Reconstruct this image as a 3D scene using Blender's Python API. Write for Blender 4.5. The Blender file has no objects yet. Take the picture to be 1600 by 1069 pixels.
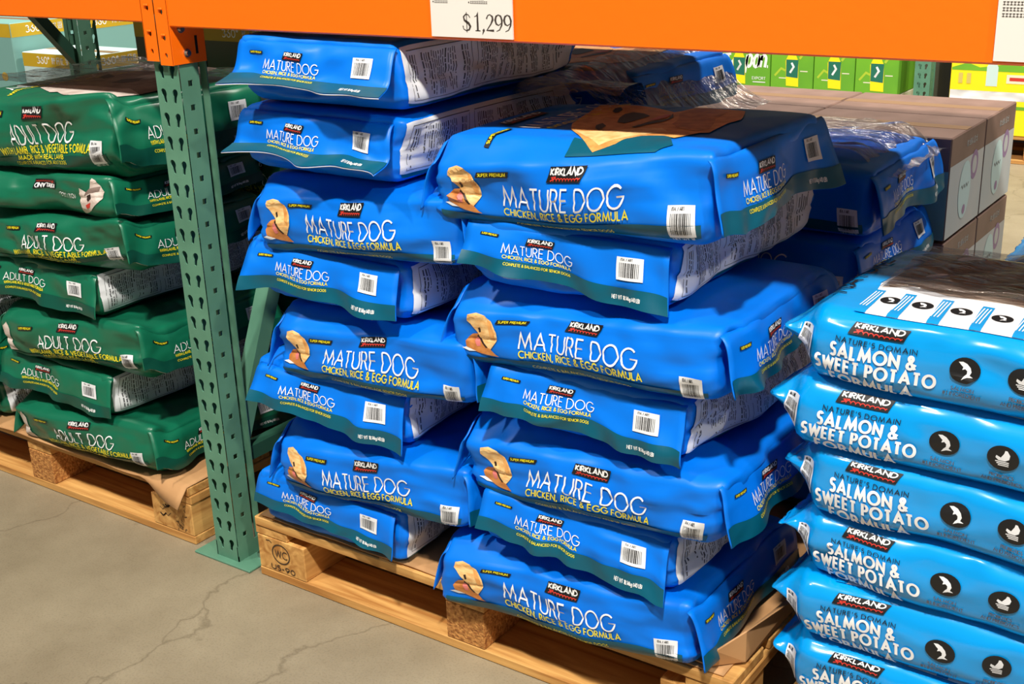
import bpy, bmesh, math, random
import numpy as np
from mathutils import Vector, Matrix
from mathutils.geometry import tessellate_polygon

S = bpy.context.scene
COL = S.collection
PI = math.pi

# ------------------------------------------------------------------ camera
FPX, PITCH, YAW, ROLL = 1931.5, 0.34904, -0.62048, 0.03536
CAM = Vector((1.98856, -1.72669, 1.49186))
def cam_axes():
    fwd = Vector((math.sin(YAW)*math.cos(PITCH), math.cos(YAW)*math.cos(PITCH), -math.sin(PITCH)))
    right = Vector((math.cos(YAW), -math.sin(YAW), 0))
    down = fwd.cross(right)
    c, s = math.cos(ROLL), math.sin(ROLL)
    return c*right + s*down, -s*right + c*down, fwd
r_, d_, f_ = cam_axes()
cd = bpy.data.cameras.new('camera'); cam = bpy.data.objects.new('camera', cd); COL.objects.link(cam)
cd.sensor_width = 36; cd.lens = FPX/1600*36; cd.clip_start = .05; cd.clip_end = 100
m = Matrix.Identity(4)
for i in range(3):
    m[i][0] = r_[i]; m[i][1] = -d_[i]; m[i][2] = -f_[i]; m[i][3] = CAM[i]
cam.matrix_world = m
S.camera = cam

# ------------------------------------------------------------------ world, lights, exposure
W = bpy.data.worlds.new('world'); S.world = W; W.use_nodes = True
bg = W.node_tree.nodes['Background']; bg.inputs[0].default_value = (.93, .95, 1, 1); bg.inputs[1].default_value = .115
def lamp(name, loc, power, size, col=(1, .94, .84), tgt=None):
    l = bpy.data.lights.new(name, 'AREA'); l.shape = 'DISK'; l.size = size; l.energy = power; l.color = col
    o = bpy.data.objects.new(name, l); COL.objects.link(o); o.location = loc
    if tgt:
        o.rotation_euler = (Vector(tgt)-Vector(loc)).to_track_quat('-Z', 'Y').to_euler()
    return o
lamp('high_bay_lamp', (2.75, -3.2, 6.7), 680, .40, tgt=(.8, 0, .6))
lamp('high_bay_lamp', (-1.9, -3.2, 6.7), 230, .40, tgt=(-.5, 0, .6))
lamp('high_bay_lamp', (7.4, -3.2, 6.7), 230, .40, tgt=(2, 0, .6))
lamp('high_bay_lamp', (2.75, 3.8, 6.7), 430, .40, tgt=(.5, 4.6, .3))
lamp('high_bay_lamp', (-1.9, 3.8, 6.7), 470, .40, tgt=(-1.9, 4.6, .3))
S.view_settings.view_transform = 'Standard'; S.view_settings.look = 'None'
S.view_settings.gamma = 1; S.view_settings.use_curve_mapping = False
S.view_settings.exposure = 0.0

# ------------------------------------------------------------------ materials
def lin(c):
    out = []
    for v in c:
        v /= 255
        out.append(v/12.92 if v <= .04045 else ((v+.055)/1.055)**2.4)
    return out + [1]
MATS = {}
def mat(name, rgb, rough=.5, metal=0, rgb2=None, scale=8, bump=0, bscale=30, spec=.5, coat=0, stretch=None, mixpos=(.35, .65), detail=3, crumple=0):
    if name in MATS: return MATS[name]
    M = bpy.data.materials.new(name); M.use_nodes = True; nt = M.node_tree; b = nt.nodes['Principled BSDF']
    b.inputs['Base Color'].default_value = lin(rgb); b.inputs['Roughness'].default_value = rough
    b.inputs['Metallic'].default_value = metal; b.inputs['Specular IOR Level'].default_value = spec
    b.inputs['Coat Weight'].default_value = coat; b.inputs['Coat Roughness'].default_value = .12
    if rgb2 or bump:
        tc = nt.nodes.new('ShaderNodeTexCoord'); mp = nt.nodes.new('ShaderNodeMapping')
        nt.links.new(tc.outputs['Object'], mp.inputs[0])
        if stretch: mp.inputs['Scale'].default_value = stretch
    if rgb2:
        n = nt.nodes.new('ShaderNodeTexNoise'); n.inputs['Scale'].default_value = scale; n.inputs['Detail'].default_value = detail
        nt.links.new(mp.outputs[0], n.inputs[0])
        r = nt.nodes.new('ShaderNodeValToRGB'); e = r.color_ramp.elements
        e[0].position, e[1].position = mixpos; e[0].color = lin(rgb); e[1].color = lin(rgb2)
        nt.links.new(n.outputs[0], r.inputs[0]); nt.links.new(r.outputs[0], b.inputs['Base Color'])
    if bump:
        n2 = nt.nodes.new('ShaderNodeTexNoise'); n2.inputs['Scale'].default_value = bscale; n2.inputs['Detail'].default_value = 3
        nt.links.new(mp.outputs[0], n2.inputs[0])
        bp = nt.nodes.new('ShaderNodeBump'); bp.inputs['Strength'].default_value = bump; bp.inputs['Distance'].default_value = .01
        nt.links.new(n2.outputs[0], bp.inputs['Height']); nt.links.new(bp.outputs[0], b.inputs['Normal'])
    if crumple:
        ge = nt.nodes.new('ShaderNodeNewGeometry'); n3 = nt.nodes.new('ShaderNodeTexNoise'); n3.noise_type = 'RIDGED_MULTIFRACTAL'; n3.normalize = True
        n3.inputs['Scale'].default_value = 9; n3.inputs['Detail'].default_value = 2.5; n3.inputs['Distortion'].default_value = .6
        mp3 = nt.nodes.new('ShaderNodeMapping'); mp3.inputs['Scale'].default_value = (.8, .8, 1.5); nt.links.new(ge.outputs['Position'], mp3.inputs[0]); nt.links.new(mp3.outputs[0], n3.inputs[0])
        n4 = nt.nodes.new('ShaderNodeTexNoise'); n4.inputs['Scale'].default_value = 5; n4.inputs['Detail'].default_value = 2; nt.links.new(mp3.outputs[0], n4.inputs[0])
        ml = nt.nodes.new('ShaderNodeMath'); ml.operation = 'MULTIPLY_ADD'; nt.links.new(n3.outputs[0], ml.inputs[0]); ml.inputs[1].default_value = .5; nt.links.new(n4.outputs[0], ml.inputs[2])
        bp3 = nt.nodes.new('ShaderNodeBump'); bp3.inputs['Strength'].default_value = crumple; bp3.inputs['Distance'].default_value = .03
        nt.links.new(ml.outputs[0], bp3.inputs['Height']); nt.links.new(bp3.outputs[0], b.inputs['Normal'])
    MATS[name] = M
    return M
CR = .9
BLUE = mat('blue_film', (0, 114, 226), .4, crumple=CR, spec=.28)
TEAL = mat('teal_ink', (0, 84, 106), .38, crumple=CR, spec=.45)
GREEN = mat('green_film', (14, 102, 74), .36, crumple=CR, spec=.5)
DKGREEN = mat('dark_green_ink', (10, 74, 60), .38, crumple=CR, spec=.4)
SKY = mat('sky_film', (0, 150, 228), .2, crumple=.9, spec=.6, coat=.5)
SKYINK = mat('sky_ink', (0, 150, 222), .22, spec=.6, coat=.4)
WHITE = mat('white_ink', (226, 228, 232), .45, crumple=CR)
LETW = mat('white_lettering', (240, 241, 242), .5)
YELLOW = mat('yellow_ink', (240, 224, 30), .5)
BLACK = mat('black_ink', (18, 18, 20), .45)
GREY = mat('grey_ink', (84, 84, 88), .55)
RED = mat('red_ink', (200, 52, 40), .5)
STITCH = mat('white_stitch', (236, 238, 236), .7)
FURC = mat('cream_fur_ink', (246, 208, 146), .45, rgb2=(226, 172, 104), scale=60, stretch=(1, 1, 3))
FURT = mat('tan_fur_ink', (234, 172, 100), .45, rgb2=(204, 134, 68), scale=45)
FURB = mat('brown_fur_ink', (176, 104, 48), .45, rgb2=(208, 138, 74), scale=50)
PINK = mat('pink_ink', (214, 120, 116), .45)
DARKB = mat('dark_brown_ink', (44, 28, 24), .45)
HUSKW = mat('husky_white_ink', (226, 214, 206), .45, rgb2=(196, 178, 168), scale=30)
HUSKG = mat('husky_grey_ink', (116, 96, 90), .45, rgb2=(160, 140, 130), scale=30)
BARK = mat('bark_picture_ink', (206, 188, 172), .2, rgb2=(112, 90, 78), scale=12, stretch=(1, 5, 1), coat=.6)
ORANGE = mat('orange_paint', (255, 112, 0), .42, bump=.05, bscale=60)
RACKG = mat('green_paint', (92, 142, 118), .5, rgb2=(80, 128, 106), scale=9, bump=.06, bscale=40)
RACKD = mat('dark_green_paint', (36, 78, 62), .5)
STEEL = mat('steel', (190, 188, 184), .3, metal=1)
PAPER = mat('paper', (226, 222, 216), .7)
PAPERINK = mat('paper_ink', (58, 48, 44), .6)
CARD = mat('brown_cardboard', (196, 150, 102), .8, rgb2=(176, 130, 84), scale=6)

def wood_mat(name, c1, c2, axis):
    M = bpy.data.materials.new(name); M.use_nodes = True; nt = M.node_tree; b = nt.nodes['Principled BSDF']
    tc = nt.nodes.new('ShaderNodeTexCoord'); mp = nt.nodes.new('ShaderNodeMapping'); nt.links.new(tc.outputs['Object'], mp.inputs[0])
    s = [34, 34, 34]; s[axis] = 2.2
    mp.inputs['Scale'].default_value = s
    oi = nt.nodes.new('ShaderNodeObjectInfo')
    ad = nt.nodes.new('ShaderNodeVectorMath'); ad.operation = 'ADD'
    sc = nt.nodes.new('ShaderNodeVectorMath'); sc.operation = 'SCALE'; sc.inputs['Scale'].default_value = 30
    nt.links.new(oi.outputs['Random'], sc.inputs[0]); nt.links.new(mp.outputs[0], ad.inputs[0]); nt.links.new(sc.outputs[0], ad.inputs[1])
    n = nt.nodes.new('ShaderNodeTexNoise'); n.inputs['Scale'].default_value = 1; n.inputs['Detail'].default_value = 5; n.inputs['Distortion'].default_value = 1.2
    nt.links.new(ad.outputs[0], n.inputs[0])
    r = nt.nodes.new('ShaderNodeValToRGB'); e = r.color_ramp.elements; e[0].position = .32; e[1].position = .68
    e[0].color = lin(c2); e[1].color = lin(c1)
    nt.links.new(n.outputs[0], r.inputs[0]); nt.links.new(r.outputs[0], b.inputs['Base Color']); b.inputs['Roughness'].default_value = .75
    bp = nt.nodes.new('ShaderNodeBump'); bp.inputs['Strength'].default_value = .25; bp.inputs['Distance'].default_value = .004
    nt.links.new(n.outputs[0], bp.inputs['Height']); nt.links.new(bp.outputs[0], b.inputs['Normal'])
    return M
WOODX = wood_mat('pine_along_x', (222, 172, 100), (168, 112, 50), 0)
WOODY = wood_mat('pine_along_y', (222, 172, 100), (168, 112, 50), 1)
BLOCKM = mat('chip_block', (206, 146, 78), .85, rgb2=(150, 92, 40), scale=120, bump=.5, bscale=160)
INKW = mat('stamp_ink', (60, 44, 30), .8)

def floor_mat():
    M = bpy.data.materials.new('concrete'); M.use_nodes = True; nt = M.node_tree; b = nt.nodes['Principled BSDF']
    N = nt.nodes.new; Lk = nt.links.new
    tc = N('ShaderNodeTexCoord')
    n = N('ShaderNodeTexNoise'); n.inputs['Scale'].default_value = 2.2; n.inputs['Detail'].default_value = 8; n.inputs['Roughness'].default_value = .65
    Lk(tc.outputs['Object'], n.inputs[0])
    r = N('ShaderNodeValToRGB'); e = r.color_ramp.elements; e[0].position = .3; e[1].position = .7
    e[0].color = lin((126, 114, 92)); e[1].color = lin((156, 144, 120)); Lk(n.outputs[0], r.inputs[0])
    n2 = N('ShaderNodeTexNoise'); n2.inputs['Scale'].default_value = 220; n2.inputs['Detail'].default_value = 2; Lk(tc.outputs['Object'], n2.inputs[0])
    r2 = N('ShaderNodeValToRGB'); e = r2.color_ramp.elements; e[0].position = .3; e[1].position = .5
    e[0].color = (.72, .70, .68, 1); e[1].color = (1, 1, 1, 1); Lk(n2.outputs[0], r2.inputs[0])
    mx = N('ShaderNodeMix'); mx.data_type = 'RGBA'; mx.blend_type = 'MULTIPLY'; mx.inputs[0].default_value = .6
    Lk(r.outputs[0], mx.inputs[6]); Lk(r2.outputs[0], mx.inputs[7])
    # hairline cracks
    nd = N('ShaderNodeTexNoise'); nd.inputs['Scale'].default_value = 3.5; nd.inputs['Detail'].default_value = 6; Lk(tc.outputs['Object'], nd.inputs[0])
    mv = N('ShaderNodeMix'); mv.data_type = 'VECTOR'; mv.inputs[0].default_value = .35
    Lk(tc.outputs['Object'], mv.inputs[4]); Lk(nd.outputs['Color'], mv.inputs[5])
    v = N('ShaderNodeTexVoronoi'); v.feature = 'DISTANCE_TO_EDGE'; v.inputs['Scale'].default_value = 1.3; Lk(mv.outputs[1], v.inputs['Vector'])
    r3 = N('ShaderNodeValToRGB'); e = r3.color_ramp.elements; e[0].position = 0; e[1].position = .006
    e[0].color = (.62, .6, .57, 1); e[1].color = (1, 1, 1, 1); Lk(v.outputs['Distance'], r3.inputs[0])
    m2 = N('ShaderNodeMix'); m2.data_type = 'RGBA'; m2.blend_type = 'MULTIPLY'; m2.inputs[0].default_value = .8
    Lk(mx.outputs[2], m2.inputs[6]); Lk(r3.outputs[0], m2.inputs[7]); Lk(m2.outputs[2], b.inputs['Base Color'])
    b.inputs['Roughness'].default_value = .55
    bp = N('ShaderNodeBump'); bp.inputs['Strength'].default_value = .1; bp.inputs['Distance'].default_value = .003
    Lk(n2.outputs[0], bp.inputs['Height']); Lk(bp.outputs[0], b.inputs['Normal'])
    return M

def film_mat():
    M = bpy.data.materials.new('clear_film'); M.use_nodes = True; nt = M.node_tree; N = nt.nodes.new; Lk = nt.links.new
    nt.nodes.remove(nt.nodes['Principled BSDF']); out = nt.nodes['Material Output']
    tr = N('ShaderNodeBsdfTransparent'); tr.inputs[0].default_value = (.72, .72, .74, 1)
    gl = N('ShaderNodeBsdfGlossy'); gl.inputs['Roughness'].default_value = .18; gl.inputs[0].default_value = (1, .95, .9, 1)
    mx = N('ShaderNodeMixShader'); fr = N('ShaderNodeFresnel'); fr.inputs[0].default_value = 1.45
    tc = N('ShaderNodeTexCoord'); mp = N('ShaderNodeMapping'); mp.inputs['Scale'].default_value = (14, 46, 14); mp.inputs['Rotation'].default_value = (0, 0, .5)
    n = N('ShaderNodeTexNoise'); n.inputs['Scale'].default_value = 1; n.inputs['Detail'].default_value = 5; n.inputs['Distortion'].default_value = .8
    Lk(tc.outputs['Object'], mp.inputs[0]); Lk(mp.outputs[0], n.inputs[0])
    bp = N('ShaderNodeBump'); bp.inputs['Strength'].default_value = 1; bp.inputs['Distance'].default_value = .02
    Lk(n.outputs[0], bp.inputs['Height']); Lk(bp.outputs[0], gl.inputs['Normal']); Lk(bp.outputs[0], fr.inputs['Normal'])
    ad = N('ShaderNodeMath'); ad.operation = 'ADD'; ad.inputs[1].default_value = .10; Lk(fr.outputs[0], ad.inputs[0])
    Lk(ad.outputs[0], mx.inputs[0]); Lk(tr.outputs[0], mx.inputs[1]); Lk(gl.outputs[0], mx.inputs[2]); Lk(mx.outputs[0], out.inputs[0])
    return M
FILM = film_mat()

# ------------------------------------------------------------------ object helpers
def empty(name, loc, rz=0, label=None, cat=None, group=None, kind=None):
    o = bpy.data.objects.new(name, None); COL.objects.link(o); o.location = loc; o.rotation_euler = (0, 0, rz); o.empty_display_size = .05
    return tag(o, label, cat, group, kind)
def tag(o, label=None, cat=None, group=None, kind=None):
    if label: o['label'] = label
    if cat: o['category'] = cat
    if group: o['group'] = group
    if kind: o['kind'] = kind
    return o
def link(name, me, mats, parent=None, loc=(0, 0, 0)):
    if not isinstance(mats, (list, tuple)): mats = [mats]
    if not me.materials:
        for q in mats: me.materials.append(q)
    o = bpy.data.objects.new(name, me); COL.objects.link(o); o.parent = parent; o.location = loc
    return o
def pyd(name, V, F, mats, parent=None, loc=(0, 0, 0), mi=None, smooth=False):
    me = bpy.data.meshes.new(name); me.from_pydata([tuple(map(float, v)) for v in V], [], [tuple(map(int, f)) for f in F])
    if mi is not None: me.polygons.foreach_set('material_index', np.asarray(mi, dtype=np.int32))
    if smooth: me.polygons.foreach_set('use_smooth', [True]*len(me.polygons))
    me.update()
    return link(name, me, mats, parent, loc)
class MB:
    def __init__(s): s.V = []; s.F = []; s.M = []
    def box(s, x0, x1, y0, y1, z0, z1, mi=0, b=0):
        if b:
            bm = bmesh.new(); bmesh.ops.create_cube(bm, size=1)
            for v in bm.verts: v.co = ((x0+x1)/2+v.co.x*(x1-x0), (y0+y1)/2+v.co.y*(y1-y0), (z0+z1)/2+v.co.z*(z1-z0))
            bmesh.ops.bevel(bm, geom=bm.edges[:], offset=b, segments=1, affect='EDGES')
            bm.verts.index_update(); n = len(s.V); s.V += [tuple(v.co) for v in bm.verts]
            for f in bm.faces: s.F.append(tuple(n+v.index for v in f.verts)); s.M.append(mi)
            bm.free(); return s
        n = len(s.V)
        s.V += [(x, y, z) for z in (z0, z1) for y in (y0, y1) for x in (x0, x1)]
        for f in ((0, 2, 3, 1), (4, 5, 7, 6), (0, 1, 5, 4), (2, 6, 7, 3), (0, 4, 6, 2), (1, 3, 7, 5)):
            s.F.append(tuple(n+i for i in f)); s.M.append(mi)
        return s
    def poly(s, pts, mi=0):
        n = len(s.V); s.V += list(pts); s.F.append(tuple(range(n, n+len(pts)))); s.M.append(mi); return s
    def bar(s, p, q, w, h, mi=0, up=(0, 0, 1)):
        p, q = Vector(p), Vector(q); d = (q-p).normalized(); u = Vector(up); a = d.cross(u).normalized()*w/2; c = a.cross(d).normalized()*h/2
        n = len(s.V); s.V += [tuple(e+i*a+j*c) for e in (p, q) for i, j in ((-1, -1), (1, -1), (1, 1), (-1, 1))]
        for f in ((3, 2, 1, 0), (4, 5, 6, 7), (0, 1, 5, 4), (1, 2, 6, 5), (2, 3, 7, 6), (3, 0, 4, 7)):
            s.F.append(tuple(n+i for i in f)); s.M.append(mi)
        return s
    def cyl(s, c, axis, r, h, mi=0, n=12):
        c = Vector(c); ax = Vector(axis).normalized(); t = Vector((0, 0, 1)) if abs(ax.z) < .9 else Vector((1, 0, 0))
        a = ax.cross(t).normalized(); b = ax.cross(a); k = len(s.V)
        for e in (0, h):
            for i in range(n):
                th = 2*PI*i/n; s.V.append(tuple(c+ax*e+a*r*math.cos(th)+b*r*math.sin(th)))
        for i in range(n):
            j = (i+1) % n; s.F.append((k+i, k+j, k+n+j, k+n+i)); s.M.append(mi)
        s.F.append(tuple(range(k+n-1, k-1, -1))); s.M.append(mi); s.F.append(tuple(range(k+n, k+2*n))); s.M.append(mi)
        return s
    def build(s, name, mats, parent=None, loc=(0, 0, 0), smooth=False):
        return pyd(name, s.V, s.F, mats, parent, loc, s.M, smooth)

# ------------------------------------------------------------------ stroke lettering
def arc(cx, cy, rx, ry, a0, a1, n=10):
    return [(cx+rx*math.cos(math.radians(a0+(a1-a0)*i/n)), cy+ry*math.sin(math.radians(a0+(a1-a0)*i/n))) for i in range(n+1)]
GL = {
 'A': (.80, [[(0, 0), (.40, 1), (.80, 0)], [(.14, .32), (.66, .32)]]),
 'B': (.52, [[(0, 0), (0, 1)], [(0, 1), (.22, 1)]+arc(.22, .77, .23, .23, 90, -90, 8)+[(0, .54)], [(0, .54), (.25, .54)]+arc(.25, .27, .27, .27, 90, -90, 8)+[(0, 0)]]),
 'C': (.84, [arc(.5, .5, .5, .5, 48, 312, 16)]),
 'D': (.72, [[(0, 0), (0, 1)], [(0, 1), (.22, 1)]+arc(.22, .5, .5, .5, 90, -90, 14)+[(0, 0)]]),
 'E': (.46, [[(.46, 1), (0, 1), (0, 0), (.46, 0)], [(0, .53), (.42, .53)]]),
 'F': (.44, [[(.44, 1), (0, 1), (0, 0)], [(0, .52), (.40, .52)]]),
 'G': (.95, [arc(.5, .5, .5, .5, 45, 360, 18)+[(.55, .5)]]),
 'H': (.62, [[(0, 0), (0, 1)], [(.62, 0), (.62, 1)], [(0, .52), (.62, .52)]]),
 'I': (.02, [[(.01, 0), (.01, 1)]]),
 'J': (.34, [[(.34, 1), (.34, .2)]+arc(.17, .2, .17, .2, 0, -170, 8)]),
 'K': (.56, [[(0, 0), (0, 1)], [(.52, 1), (.04, .52), (.56, 0)]]),
 'L': (.40, [[(0, 1), (0, 0), (.40, 0)]]),
 'M': (.94, [[(0, 0), (.14, 1), (.47, .12), (.80, 1), (.94, 0)]]),
 'N': (.70, [[(0, 0), (0, 1), (.70, 0), (.70, 1)]]),
 'O': (1.0, [arc(.5, .5, .5, .5, 90, 450, 24)]),
 'P': (.48, [[(0, 0), (0, 1), (.21, 1)]+arc(.21, .74, .26, .26, 90, -90, 8)+[(0, .48)]]),
 'Q': (1.0, [arc(.5, .5, .5, .5, 90, 450, 24), [(.62, .3), (.95, -.05)]]),
 'R': (.52, [[(0, 0), (0, 1), (.21, 1)]+arc(.21, .75, .25, .25, 90, -90, 8)+[(0, .5)], [(.2, .5), (.52, 0)]]),
 'S': (.46, [arc(.23, .76, .20, .24, 30, 260, 9)+arc(.23, .27, .23, .27, 80, -140, 9)]),
 'T': (.54, [[(0, 1), (.54, 1)], [(.27, 1), (.27, 0)]]),
 'U': (.60, [[(0, 1), (0, .3)]+arc(.3, .3, .3, .3, 180, 360, 10)+[(.6, 1)]]),
 'V': (.70, [[(0, 1), (.35, 0), (.70, 1)]]),
 'W': (1.04, [[(0, 1), (.26, 0), (.52, .95), (.78, 0), (1.04, 1)]]),
 'X': (.62, [[(0, 0), (.62, 1)], [(0, 1), (.62, 0)]]),
 'Y': (.60, [[(0, 1), (.30, .48), (.60, 1)], [(.30, .48), (.30, 0)]]),
 'Z': (.56, [[(0, 1), (.56, 1), (0, 0), (.56, 0)]]),
 '&': (.68, [[(.66, 0), (.14, .72)]+arc(.28, .82, .16, .18, 200, -10, 8)+[(.36, .62), (.08, .40)]+arc(.24, .22, .23, .22, 150, 300, 8)+[(.52, .18), (.66, .42)]]),
 ',': (.10, [[(.08, .10), (.0, -.18)]]), '.': (.08, [[(.0, .05), (.09, .05)]]), "'": (.08, [[(.06, 1), (.02, .78)]]),
 '-': (.3, [[(0, .42), (.3, .42)]]), '(': (.2, [arc(.3, .45, .3, .65, 130, 230, 6)]), ')': (.2, [arc(-.1, .45, .3, .65, 50, -50, 6)]),
 '#': (.6, [[(.15, 0), (.25, 1)], [(.4, 0), (.5, 1)], [(0, .35), (.6, .35)], [(.03, .68), (.62, .68)]]),
 '/': (.4, [[(0, -.05), (.4, 1.05)]]), '!': (.06, [[(.03, 1), (.03, .3)], [(.03, .1), (.03, .0)]]), '°': (.26, [arc(.13, .87, .13, .13, 0, 360, 8)]),
 '0': (.56, [arc(.28, .5, .28, .5, 90, 450, 16)]), '1': (.22, [[(0, .8), (.2, 1), (.2, 0)]]),
 '2': (.52, [arc(.26, .73, .25, .27, 170, -30, 9)+[(0, 0), (.54, 0)]]),
 '3': (.52, [arc(.24, .76, .22, .24, 150, -90, 8), arc(.24, .26, .26, .26, 90, -150, 9)]),
 '4': (.56, [[(.42, 0), (.42, 1), (0, .28), (.56, .28)]]), '5': (.52, [[(.46, 1), (.1, 1), (.05, .56)]+arc(.24, .32, .28, .32, 110, -150, 10)]),
 '6': (.54, [[(.38, 1), (.06, .46)]+arc(.27, .3, .26, .3, 150, 510, 14)]), '7': (.5, [[(0, 1), (.5, 1), (.14, 0)]]),
 '8': (.52, [arc(.26, .75, .21, .25, 0, 360, 12), arc(.26, .26, .26, .26, 0, 360, 12)]),
 '9': (.54, [[(.16, 0), (.48, .54)]+arc(.27, .7, .26, .3, -30, 330, 14)]),
 'k': (.4, [[(0, 0), (0, 1)], [(.34, .62), (.03, .34), (.4, 0)]]), 'g': (.46, [arc(.23, .32, .23, .3, 0, 360, 12), [(.46, .62), (.46, -.1)]+arc(.23, -.1, .23, .2, 0, -160, 6)]),
 'a': (.5, [arc(.24, .32, .24, .32, 0, 360, 12), [(.5, .64), (.5, 0)]]), 'p': (.5, [arc(.26, .32, .24, .32, 0, 360, 12), [(0, .64), (0, -.34)]]),
 'n': (.44, [[(0, 0), (0, .64)], [(0, .36)]+arc(.22, .4, .22, .24, 170, 0, 8)+[(.44, 0)]]),
}
def strip(pts, w, step, widths=None):
    P = [np.array(p, float) for p in pts]
    Q = [P[0]]; Wd = [1 if widths is None else widths[0]]
    for i in range(1, len(P)):
        n = max(1, int(math.ceil(np.linalg.norm(P[i]-P[i-1])/step)))
        for k in range(1, n+1):
            Q.append(P[i-1]+(P[i]-P[i-1])*k/n)
            Wd.append(1 if widths is None else widths[i-1]+(widths[i]-widths[i-1])*k/n)
    closed = np.linalg.norm(Q[0]-Q[-1]) < 1e-6 and len(Q) > 3
    V = []; F = []
    for i in range(len(Q)):
        a = Q[i-1] if i > 0 else (Q[-2] if closed else Q[i]); b = Q[i+1] if i < len(Q)-1 else (Q[1] if closed else Q[i])
        t1 = Q[i]-a; t2 = b-Q[i]
        l1, l2 = np.linalg.norm(t1), np.linalg.norm(t2)
        t1 = t1/l1 if l1 > 1e-9 else t2/max(l2, 1e-9); t2 = t2/l2 if l2 > 1e-9 else t1
        t = t1+t2; lt = np.linalg.norm(t); t = t/lt if lt > 1e-6 else t1
        n = np.array([-t[1], t[0]]); k = 1/max(.42, abs(n@np.array([-t1[1], t1[0]])))
        h = w/2*k*Wd[i]; V += [Q[i]+n*h, Q[i]-n*h]
        if i: j = 2*i; F.append((j-2, j-1, j+1, j))
    return V, F
def text(s, x0, y, h, x1=None, wt=.12, shear=0, step=.009, gap=.20, align='l'):
    """one line of stroke capitals: left x0 (to right x1), baseline y, cap height h -> V, F"""
    pen = 0; ST = []
    for ch in s:
        if ch == ' ': pen += .42; continue
        wch, st = GL[ch]
        for q in st: ST.append([(pen+p[0], p[1]) for p in q])
        pen += wch+gap
    tot = max(pen-gap, .01)
    k = h if x1 is None else (x1-x0)/tot
    off = -tot*k/2 if (x1 is None and align == 'c') else 0
    V = []; F = []
    for q in ST:
        v, f = strip([(x0+off+p[0]*k+shear*p[1]*h, y+p[1]*h) for p in q], wt*h, step)
        n = len(V); V += v; F += [tuple(n+i for i in g) for g in f]
    return V, F
def rect(x0, y0, x1, y1, step=.009):
    nx = max(1, int(math.ceil(abs(x1-x0)/step))); ny = max(1, int(math.ceil(abs(y1-y0)/step)))
    V = [(x0+(x1-x0)*i/nx, y0+(y1-y0)*j/ny) for j in range(ny+1) for i in range(nx+1)]
    F = [(j*(nx+1)+i, j*(nx+1)+i+1, (j+1)*(nx+1)+i+1, (j+1)*(nx+1)+i) for j in range(ny) for i in range(nx)]
    return V, F
def quad(p, step=.009):
    p = [np.array(q, float) for q in p]
    nx = max(1, int(math.ceil(max(np.linalg.norm(p[1]-p[0]), np.linalg.norm(p[2]-p[3]))/step))); ny = max(1, int(math.ceil(max(np.linalg.norm(p[3]-p[0]), np.linalg.norm(p[2]-p[1]))/step)))
    V = [(p[0]*(1-i/nx)+p[1]*i/nx)*(1-j/ny)+(p[3]*(1-i/nx)+p[2]*i/nx)*j/ny for j in range(ny+1) for i in range(nx+1)]
    F = [(j*(nx+1)+i, j*(nx+1)+i+1, (j+1)*(nx+1)+i+1, (j+1)*(nx+1)+i) for j in range(ny) for i in range(nx)]
    return V, F
def poly(pts, step=.009):
    area = sum(pts[i-1][0]*pts[i][1]-pts[i][0]*pts[i-1][1] for i in range(len(pts)))
    if area < 0: pts = pts[::-1]
    T = tessellate_polygon([[Vector((p[0], p[1], 0)) for p in pts]])
    V = []; F = []
    st = [tuple(np.array(pts[i], float) for i in t) for t in T]
    while st:
        t = st.pop(); e = [np.linalg.norm(t[i]-t[(i+1) % 3]) for i in range(3)]; i = int(np.argmax(e))
        if e[i] > step:
            a, b, c = t[i], t[(i+1) % 3], t[(i+2) % 3]; mm = (a+b)/2; st += [(a, mm, c), (mm, b, c)]
        else:
            n = len(V); V += list(t)
            cr = (t[1]-t[0])[0]*(t[2]-t[0])[1]-(t[1]-t[0])[1]*(t[2]-t[0])[0]
            F.append((n, n+1, n+2) if cr > 0 else (n, n+2, n+1))
    return V, F
def disc(cx, cy, r, n=20, step=.012, ry=None):
    ry = ry or r
    return poly([(cx+r*math.cos(2*PI*i/n), cy+ry*math.sin(2*PI*i/n)) for i in range(n)], step)

class Print:
    """flat print for one face: ink shapes in face metres, grouped by part name"""
    def __init__(s): s.parts = {}
    def add(s, part, ink, shape, layer=0):
        V, F = shape
        s.parts.setdefault(part, []).append((np.asarray(V, float).reshape(-1, 2), F, ink, layer)); return s
def logo(P, cx, cy, w, h, part='logo_patch', layer=1, script=True):
    sh = .18*h
    P.add(part, BLACK, quad([(cx-w/2-sh, cy-h/2), (cx+w/2-sh, cy-h/2), (cx+w/2+sh, cy+h/2), (cx-w/2+sh, cy+h/2)]), layer)
    P.add(part, LETW, text('KIRKLAND', cx-w*.44, cy-h*.02, h*.42, cx+w*.44, wt=.24, shear=.2), layer+1)
    if script:
        pts = []
        for i in range(90):
            t = i/89; pts.append((cx-w*.40+w*.84*t+h*.05*math.sin(t*56), cy-h*.30+h*.08*math.cos(t*56)*(1-.4*t)))
        P.add(part, RED, strip(pts, h*.07, .012), layer+1)
        P.add(part, RED, strip([(cx-w*.28, cy-h*.14), (cx-w*.40, cy-h*.18), (cx-w*.34, cy-h*.28), (cx-w*.44, cy-h*.40)], h*.08, .012), layer+1)
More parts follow.
